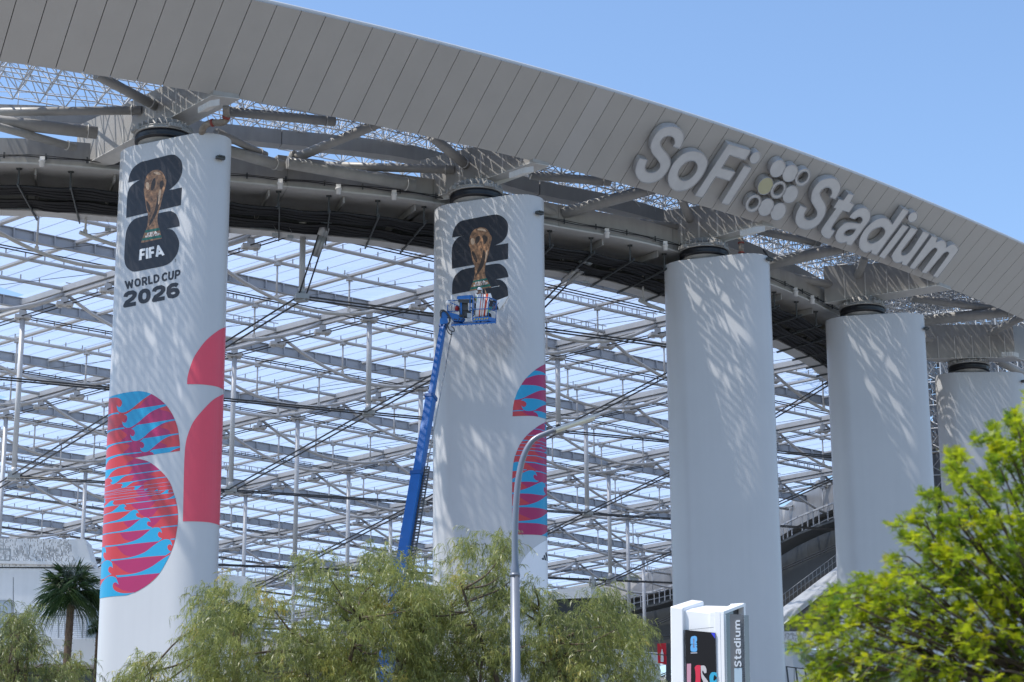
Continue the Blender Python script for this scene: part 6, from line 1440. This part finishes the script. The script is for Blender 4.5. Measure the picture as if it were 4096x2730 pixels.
skin_body('shirt', [(hip + [0, 0, .02], .16), (sh_ + [0, 0, -.1], .165), (LS, .075), (LS + (el2 - LS) * .6, .058), (RS, .075), (RS + (el - RS) * .8, .056)], [(0, 1), (1, 2), (2, 3), (1, 4), (4, 5)], M_shirt, t)
skin_body('vest', [(hip + [0, 0, .0], .172), (hip + [0, 0, .25], .165), (sh_ + [0, 0, -.1], .18), (sh_ + [-.12, 0, -.02], .075), (sh_ + [.12, .02, -.02], .075)], [(0, 1), (1, 2), (2, 3), (2, 4)], M_vest, t)
skin_body('trousers', [(hip + [0, 0, -.02], .16), (hip + [-.1, 0, -.1], .105), (hip + [-.1, .02, -.48], .075), (hip + [-.1, -.03, -.84], .06), (hip + [.1, 0, -.1], .105), (hip + [.1, .03, -.48], .075), (hip + [.1, -.02, -.84], .06)], [(0, 1), (1, 2), (2, 3), (0, 4), (4, 5), (5, 6)], M_jean, t)
for s_ in (-1, 1):
    f = hip + [.1 * s_, -.02, -.92]; skin_body('boot', [(f + [0, -.02, .02], .05), (f + [0, .1, -.02], .045), (f + [0, .17, -.03], .04)], [(0, 1), (1, 2)], M_jean, t, 1)
MB().lathe(hd + [0, 0, -.01], [(.118, -.03), (.122, .0), (.125, .03), (.112, .08), (.08, .12), (.03, .14), (.005, .142)], 20).lathe(hd + [0, 0, -.01], [(.12, -.03), (.135, -.035), (.135, -.025), (.12, -.015)], 20).build('helmet', mat('helmet_white', (.75, .77, .82), .25), t)
MB().path([LS + [.07, -.12, .05], sh_ + [-.02, -.17, -.15], sh_ + [.0, -.18, -.28], sh_ + [.02, -.17, -.15], RS + [-.07, -.12, .05]], .02, 6).build('harness', M_jean, t)
MB().path([hd + [-.1, .03, -.03], hd + [-.05, .09, -.12], hd + [.05, .09, -.12], hd + [.1, .03, -.03]], .006, 5).build('chin_strap', M_jean, t)
for s_ in (-1, 1): MB().lathe(hd + [.092 * s_, 0.0, -.05], [(.003, -.03), (.014, -.02), (.016, .01), (.004, .028)], 8).build('ear', M_skin, t)
MB().prism([hd + [-.013, .09, -.07], hd + [.013, .09, -.07], hd + [0, .088, -.03]], (0, .022, 0)).build('nose', M_skin, t)
for s_ in (-1, 1): MB().lathe(hd + [.034 * s_, .085, -.03], [(.001, -.01), (.012, 0), (.001, .01)], 8).build('eye', M_dark, t)
MB().box(hd + [0, .088, -.10], (.024, 0, 0), (0, .006, 0), (0, 0, .005)).build('mouth', mat('lip', (.25, .08, .06), .5), t)
# crouching worker: teal sleeves, pulling the sheet at the right
h1 = bp(868, 742, .35); t = thing('person', h1 - [0, 0, 1.0], 'worker in teal shirt and yellow vest crouching at the right end of the basket', 'person', 'workers in the basket')
sh_ = h1 + [.02, .0, -.22]; hip = sh_ + [-.10, -.02, -.40]; LS, RS = sh_ + [-.16, -.08, 0], sh_ + [.15, .08, -.02]
wr = bp(965, 818, .35); el = (RS + wr) / 2 + [.02, 0, -.10]; wr2 = bp(1005, 765, .5); el2 = (RS + wr2) / 2 + [0, .05, -.04]
J = [(hip, .15), (hip + [.03, 0, .16], .135), (sh_ + [0, 0, -.07], .145), (h1 + [0, 0, -.14], .055), (h1, .088), (LS, .06), (el, .042), (wr, .03), (RS, .06), (el2, .042), (wr2, .03), (hip + [-.06, -.05, -.05], .09), (hip + [.25, -.05, -.02], .07), (hip + [.12, -.05, -.36], .05),
     (hip + [-.04, .1, -.05], .09), (hip + [.26, .12, -.04], .07), (hip + [.1, .12, -.36], .05)]
skin_body('body', J, [(0, 1), (1, 2), (2, 3), (3, 4), (2, 5), (5, 6), (6, 7), (2, 8), (8, 9), (9, 10), (0, 11), (11, 12), (12, 13), (0, 14), (14, 15), (15, 16)], M_skin, t)
hand(t, wr, wr - el, M_skin); hand(t, wr2, wr2 - el2, M_skin)
skin_body('shirt', [(hip + [0, 0, .05], .155), (sh_ + [0, 0, -.08], .16), (LS, .072), (LS + (el - LS) * .8, .058), (RS, .072), (RS + (el2 - RS) * .6, .056)], [(0, 1), (1, 2), (2, 3), (1, 4), (4, 5)], M_teal, t)
skin_body('vest', [(hip + [0, 0, -.02], .168), (hip + [.04, 0, .2], .163), (sh_ + [0, 0, -.1], .172)], [(0, 1), (1, 2)], M_vest, t)
skin_body('trousers', [(hip + [0, 0, -.03], .155), (hip + [.25, -.05, -.02], .085), (hip + [.12, -.05, -.33], .062), (hip + [.26, .12, -.04], .085), (hip + [.1, .12, -.33], .062)], [(0, 1), (1, 2), (0, 3), (3, 4)], M_jean, t)
MB().lathe(h1, [(.118, -.03), (.125, .02), (.11, .08), (.06, .12), (.005, .135)], 20).build('helmet', mat('helmet_white', (.75, .77, .82), .25), t)

# ------------------------------------------------------------------ crow on the third column
u0 = SH[2].uv(3068, 1028); c = SH[2].at(u0[0], ZT, -.12)
t = thing('crow', c, 'black crow perched on the top edge of the third column', 'bird')
skin_body('body', [(c + [0, 0, .20], (.075, .065)), (c + [-.06, 0, .29], .055), (c + [-.10, 0, .37], .035), (c + [-.115, 0, .415], .036), (c + [.08, 0, .12], .05), (c + [.15, 0, .02], .02)], [(0, 1), (1, 2), (2, 3), (0, 4), (4, 5)], M_black, t)
MB().tube(c + [-.14, 0, .415], c + [-.205, 0, .405], .014, 8, r2=.002).build('beak', M_black, t)
MB().prism([c + [.06, -.03, .16], c + [.10, -.03, .05], c + [.26, -.03, -.12], c + [.21, -.03, -.14]], (0, .06, 0)).build('tail', M_black, t)
for s_ in (-1, 1):
    MB().tube(c + [.02, .03 * s_, .13], c + [.01, .03 * s_, .0], .008, 6).build('leg', M_black, t)
    MB().prism([c + [-.06, .068 * s_, .27], c + [.04, .072 * s_, .25], c + [.16, .05 * s_, .03], c + [.03, .07 * s_, .12]], (0, .012, 0)).build('wing', M_black, t)

# ------------------------------------------------------------------ vegetation
def mesh_np(name, V, F, m, parent, tint=None, kind=None):
    me = bpy.data.meshes.new(name); org = np.array(parent['_o']); V = V - org
    me.vertices.add(len(V)); me.vertices.foreach_set('co', V.ravel().astype(np.float32))
    n_ = len(F); k = F.shape[1]; me.loops.add(n_ * k); me.loops.foreach_set('vertex_index', F.ravel().astype(np.int32))
    me.polygons.add(n_); me.polygons.foreach_set('loop_start', (np.arange(n_) * k).astype(np.int32)); me.polygons.foreach_set('loop_total', np.full(n_, k, np.int32))
    if tint is not None:
        at = me.attributes.new('tint', 'FLOAT', 'POINT'); at.data.foreach_set('value', tint.astype(np.float32))
    me.update(); me.materials.append(m); o = bpy.data.objects.new(name, me); COL.objects.link(o); o.parent = parent; o['_o'] = list(org)
    if kind: o['kind'] = kind
    return o
def leaves(P, D, S, L, W, droop):
    """curved two-piece blades: P base, D direction, S side, L length, W width, droop"""
    n_ = len(P); D = D / np.linalg.norm(D, axis=1)[:, None]; S = S - D * (S * D).sum(1)[:, None]; S = S / (np.linalg.norm(S, axis=1)[:, None] + 1e-9)
    g_ = np.zeros((n_, 3)); g_[:, 2] = -1
    m1 = P + D * (L * .5)[:, None] + g_ * (droop * L * .12)[:, None]; e = P + D * (L * .9)[:, None] + g_ * (droop * L * .5)[:, None]
    w = S * (W * .5)[:, None]
    V = np.stack([P - w * .4, P + w * .4, m1 + w, m1 - w, e + w * .15, e - w * .15], 1).reshape(-1, 3)
    b = (np.arange(n_) * 6)[:, None]; F = np.concatenate([b + np.array([0, 1, 2, 3]), b + np.array([3, 2, 4, 5])], 1).reshape(-1, 4)
    return V, F
def pip(x, y, P):
    P = np.array(P, float); Q = np.roll(P, -1, 0); x = x[:, None]; y = y[:, None]
    with np.errstate(all='ignore'): c = ((P[:, 1] > y) != (Q[:, 1] > y)) & (x < (Q[:, 0] - P[:, 0]) * (y - P[:, 1]) / (Q[:, 1] - P[:, 1]) + P[:, 0])
    return (c.sum(1) % 2) == 1
M_bark = mat('brown_bark', (.09, .065, .045), .9, var=.3, scale=6, bump=.3, bscale=30)
M_willow = leaf_mat('pepper_leaf', (.12, .15, .05), (.38, .41, .12), .45, 1.5, .36, (.50, .38, .08))
def weeping(label, base_px, Y, outline, n_cl, seed, group, depth=1.6, tint0=.5, nstr=12, nleaf=16, foot=3150, ll=(.085, .15), low=40):
    rg = np.random.default_rng(seed); base = at_y(base_px, 3300, Y); base[2] = 0
    t = thing('weeping_tree', base, label, 'tree', group)
    xs = [p[0] for p in outline]; yl = [p[1] for p in outline]; C = []
    while len(C) < n_cl:
        x = rg.uniform(min(xs), max(xs), 400); y = rg.uniform(min(yl), max(yl), 400); ok = pip(x, y, outline)
        for a, b in zip(x[ok], y[ok]): C.append((a, b, Y + rg.normal(0, depth * .5)))
    C = C[:n_cl]
    cx = np.mean(xs)
    for _ in range(low): C.append((cx + rg.normal(0, (max(xs) - min(xs)) * .22), rg.uniform(max(yl), foot), Y + rg.normal(0, depth * .6)))
    C3 = np.array([at_y(a, b, c) for a, b, c in C]); nC = len(C3)
    # strands
    nS = nC * nstr; ci = np.repeat(np.arange(nC), nstr); ct = np.array([base[0], base[1], 3.2])
    out = C3[ci] - ct; out[:, 2] *= .3; out /= np.linalg.norm(out, axis=1)[:, None]
    dr = rg.normal(0, 1, (nS, 3)); dr[:, 2] = np.abs(dr[:, 2]) * .3 + .25; dr = dr + out * .8; dr /= np.linalg.norm(dr, axis=1)[:, None]
    Ls = rg.uniform(.22, .52, nS); start = C3[ci] + rg.normal(0, .12, (nS, 3)); tl = rg.normal(0, .11, nC)[ci] + rg.normal(0, .05, nS)
    tt = np.linspace(0.05, 1, nleaf)
    T = np.tile(tt, nS); si = np.repeat(np.arange(nS), nleaf); T = T + rg.normal(0, .02, len(T))
    hang = rg.uniform(.3, 1.2, nS)
    pos = lambda T, si: start[si] + dr[si] * (Ls[si] * T)[:, None] + np.stack([0 * T, 0 * T, -(Ls[si] * hang[si] * T ** 2)], 1)
    P = pos(T, si); P2 = pos(T + .05, si); tg = P2 - P; tg /= np.linalg.norm(tg, axis=1)[:, None]
    sd = rg.normal(0, 1, P.shape); D = tg * .6 + sd * .55 + np.array([0, 0, -.35]); S = rg.normal(0, 1, P.shape)
    L = rg.uniform(*ll, len(P)); W = rg.uniform(.009, .016, len(P))
    V, F = leaves(P, D, S, L, W, rg.uniform(.5, 1.4, len(P)))
    ti = np.repeat(np.clip(tint0 + tl[si] + rg.normal(0, .10, len(P)), 0, 1.0), 6)
    mesh_np('foliage', V, F, M_willow, t, ti)
    # strand twigs
    tw = MB()
    for s_ in rg.choice(nS, min(nS, 900), False):
        q = [pos(np.array([x]), np.array([s_]))[0] for x in (0, .35, .7, 1.0)]; tw.path(q, .0035, 3, caps=False)
    # limbs: from the trunk to clumps, bundled
    fork = base + [0, 0, 2.2]
    tr = MB().path(catm([base, base + [.1, .05, 1.2], fork], 4), list(np.linspace(.2, .14, 9)), 10)
    order = rg.permutation(n_cl)[:90]; mains = []
    for k in range(7):
        tgt = C3[order[k]]; mid = fork + (tgt - fork) * .5 + rg.normal(0, .25, 3); pts = catm([fork, mid, fork + (tgt - fork) * .85 + rg.normal(0, .1, 3), tgt], 6); mains.append(pts); tr.path(pts, list(np.linspace(.085, .014, len(pts))), 7)
    for k in order[7:]:
        tgt = C3[k]; best = min((p for m in mains for p in m[3:-2] if p[2] < tgt[2] + .1), key=lambda p: np.linalg.norm(p - tgt), default=fork)
        if np.linalg.norm(best - tgt) > 1.5: continue
        mid = (best + tgt) / 2 + rg.normal(0, .08, 3) - [0, 0, .05]; tr.path(catm([best, mid, tgt], 4), list(np.linspace(.026, .006, 9)), 5)
    tr.build('trunk', M_bark, t); tw.build('twigs', M_bark, t)
    return t
W_OUT1 = [(495, 2760), (520, 2668), (560, 2640), (620, 2625), (680, 2650), (735, 2655), (745, 2560), (770, 2490), (800, 2420), (850, 2345), (905, 2325), (925, 2380), (960, 2420), (1010, 2350), (1065, 2320), (1110, 2370), (1150, 2420), (1200, 2350), (1225, 2250), (1300, 2195), (1335, 2260), (1365, 2330), (1410, 2330), (1440, 2240), (1480, 2160), (1530, 2185), (1600, 2250), (1640, 2230), (1690, 2310), (1720, 2420), (1730, 2800), (500, 2800)]
W_OUT2 = [(1640, 2800), (1650, 2450), (1700, 2390), (1745, 2340), (1790, 2260), (1840, 2190), (1890, 2180), (1960, 2150), (2020, 2150), (2045, 2230), (2050, 2330), (2030, 2400), (2100, 2330), (2140, 2320), (2170, 2400), (2200, 2410), (2240, 2470), (2300, 2430), (2370, 2390), (2400, 2340), (2440, 2370), (2440, 2460), (2470, 2470), (2540, 2450), (2560, 2520), (2585, 2590), (2600, 2670), (2690, 2700), (2690, 2800)]
weeping('feathery olive-green weeping tree at bottom centre-left, below the first two columns', 1150, 40.0, W_OUT1, 330, 21, 'feathery weeping trees', tint0=.56)
weeping('feathery weeping tree around the street lamp base, left of the pylon sign', 2150, 41.0, W_OUT2, 300, 22, 'feathery weeping trees', tint0=.46)
weeping('feathery weeping tree in the bottom left corner, below the palm', 60, 38.0, [(-140, 2560), (-60, 2500), (0, 2500), (70, 2470), (130, 2480), (160, 2540), (140, 2600), (200, 2600), (260, 2650), (330, 2610), (350, 2650), (300, 2700), (320, 2800), (-140, 2800)], 75, 23, 'feathery weeping trees', tint0=.33, low=25)

# palms
M_palm = leaf_mat('palm_leaf', (.016, .045, .016), (.07, .12, .04), .2, 1.0, .4); M_ptrunk = mat('palm_trunk', (.13, .085, .055), .9, var=.4, scale=7, bump=.6, bscale=14)
def palm(label, cpx, cpy, Y, r, seed, tw_=.2):
    rg = np.random.default_rng(seed); c = at_y(cpx, cpy, Y); base = at_y(cpx - 8, 3300, Y); base = np.array([c[0] - .25, c[1], 0]); t = thing('fan_palm', base, label, 'palm tree')
    top = c - [0, 0, r * .55]
    tr = MB().path(catm([base, base * .5 + top * .5 + [-.05, 0, 0], top], 8), list(np.linspace(tw_ * 1.2, tw_, 17)), 14)
    for k in range(420):
        f = rg.uniform(.35, 1); a = rg.uniform(0, 6.28); p = base + (top - base) * f; d = np.array([math.cos(a), math.sin(a), 0]); R0 = tw_ * (1.2 - .2 * f); q = p + d * R0 * .9
        s_ = np.array([-d[1], d[0], 0]) * .05; L = .10 if f < .8 else .2
        tr.add([q - s_, q + s_, q + d * L * .45 + [0, 0, L * rg.uniform(.2, 1.0)]], [(0, 1, 2)])
    tr.build('trunk', M_ptrunk, t)
    A, B, S_l, LL, WW, DD = [], [], [], [], [], []; st = MB()
    for k in range(42):
        az = k * 2.4 + rg.uniform(-.2, .2); elv = rg.uniform(-.65, 1.2) if k > 8 else rg.uniform(.9, 1.5); d = np.array([math.cos(az) * math.cos(elv), math.sin(az) * math.cos(elv), math.sin(elv)])
        hub = top + [0, 0, .15] + d * r * rg.uniform(.36, .52); st.path([top, (top + hub) / 2 + [0, 0, .05], hub], .02, 5)
        u_, v_ = frame(d)
        for j in range(34):
            a = -1.9 + 3.8 * j / 33; ld = d * math.cos(a) + u_ * math.sin(a) + np.array([0, 0, -.12]); A.append(hub); B.append(ld); S_l.append(v_ + u_ * .2); LL.append(r * rg.uniform(.66, .82) * (1 - .12 * abs(a) / 1.9)); WW.append(.048 * r / 1.5); DD.append(rg.uniform(.4, 1.5) * (1.3 if elv < .3 else .8))
    st.build('leaf_stalks', mat('palm_stalk', (.10, .13, .04), .6), t)
    V, F = leaves(np.array(A), np.array(B), np.array(S_l) * 1.0, np.array(LL), np.array(WW), np.array(DD))
    mesh_np('fronds', V, F, M_palm, t, np.repeat(rg.uniform(.2, .8, len(A)), 6))
palm('dark green fan palm with shaggy brown trunk left of the first column', 290, 2300, 116, 2.1, 31)
palm('dark fan palm half hidden in the weeping tree right of the first column', 955, 2440, 112, 1.1, 32)
palm('small palm frond cluster peeking out left of the first column at terrace height', 392, 2500, 118, .6, 33, .08)

# bright near tree on the right, out of focus
M_bright = leaf_mat('fresh_green_leaf', (.05, .17, .025), (.46, .54, .02), .58, 2.2, .42, (.52, .52, .02))
def near_tree(seed=41, Y=17.5):
    rg = np.random.default_rng(seed); base = at_y(4300, 3300, Y + 1); base[2] = 0
    t = thing('bright_tree', base, 'bright yellow-green leafy tree in the right foreground, out of focus', 'tree')
    outline = [(3110, 2800), (3215, 2690), (3160, 2610), (3240, 2550), (3170, 2490), (3250, 2445), (3290, 2400), (3330, 2370), (3380, 2400), (3430, 2320), (3500, 2330), (3555, 2250), (3620, 2290), (3600, 2150), (3580, 2080), (3660, 2060), (3690, 1970), (3745, 1990), (3770, 2080), (3830, 2020), (3800, 1900), (3790, 1830), (3840, 1820), (3900, 1930), (3950, 1860), (3925, 1760), (3975, 1720), (4030, 1780), (4050, 1660), (4120, 1600), (4500, 1500), (4500, 2800)]
    ends = []
    while len(ends) < 1200:
        x = rg.uniform(3110, 4480, 300); y = rg.uniform(1600, 2800, 300); ok = pip(x, y, outline)
        for a, b in zip(x[ok], y[ok]): ends.append(at_y(a, b, Y + rg.normal(0, .45)))
    ends = np.array(ends[:1200]); root = at_y(4450, 2900, Y + .3)
    hull = [at_y(a + rg.normal(0, 14), b + rg.normal(0, 14), Y + rg.normal(0, .25)) for a, b in outline[1:-2] for _ in range(3)]
    ends = np.concatenate([ends, hull])
    br = MB().path(catm([base, base + [0, 0, 2], root], 6), list(np.linspace(.17, .10, 13)), 10)
    P, D, S, L, W, TI = [], [], [], [], [], []
    for k, e in enumerate(ends):
        dv = e - root; L0 = np.linalg.norm(dv); dv /= L0
        s0 = e - (dv * .55 + np.array([.12, 0, -.45]) * .7) * rg.uniform(.28, .5); sh2 = catm([s0, (s0 + e) / 2 + rg.normal(0, .02, 3), e], 6)
        br.path(sh2, list(np.linspace(.006, .0022, len(sh2))), 4, caps=False)
        if k % 6 == 0: br.path(catm([root + (s0 - root) * rg.uniform(.3, .6) + rg.normal(0, .08, 3), root + (s0 - root) * .8 + rg.normal(0, .05, 3), s0], 4), list(np.linspace(.014, .006, 9)), 5, caps=False)
        t0 = rg.normal(.55, .16); n_sp = 8
        for q in range(n_sp):
            f = .12 + .88 * q / n_sp; p = sh2[min(int(f * (len(sh2) - 1)), len(sh2) - 1)]
            for sp in range(2):
                a = nrm(nrm(e - s0) * .6 + rg.normal(0, .7, 3)); ln = rg.uniform(.045, .085) * (1.15 - .3 * f); u_, v_ = frame(a)
                for j in range(6):
                    g_ = (j + 1) / 6; b = p + a * ln * g_
                    for sg in (-1, 1):
                        P.append(b); D.append(a * .5 + u_ * sg + v_ * .2); S.append(v_ * .4 + a); L.append(rg.uniform(.02, .036)); W.append(rg.uniform(.0065, .0108)); TI.append(np.clip(t0 + .14 * f + rg.normal(0, .07), 0, 1))
    br.build('branches', M_bark, t)
    P, D, S, L, W = map(np.array, (P, D, S, L, W)); V, F = leaves(P, D, S, L, W, np.full(len(P), .2))
    mesh_np('foliage', V, F, M_bright, t, np.repeat(np.array(TI), 6))
near_tree()
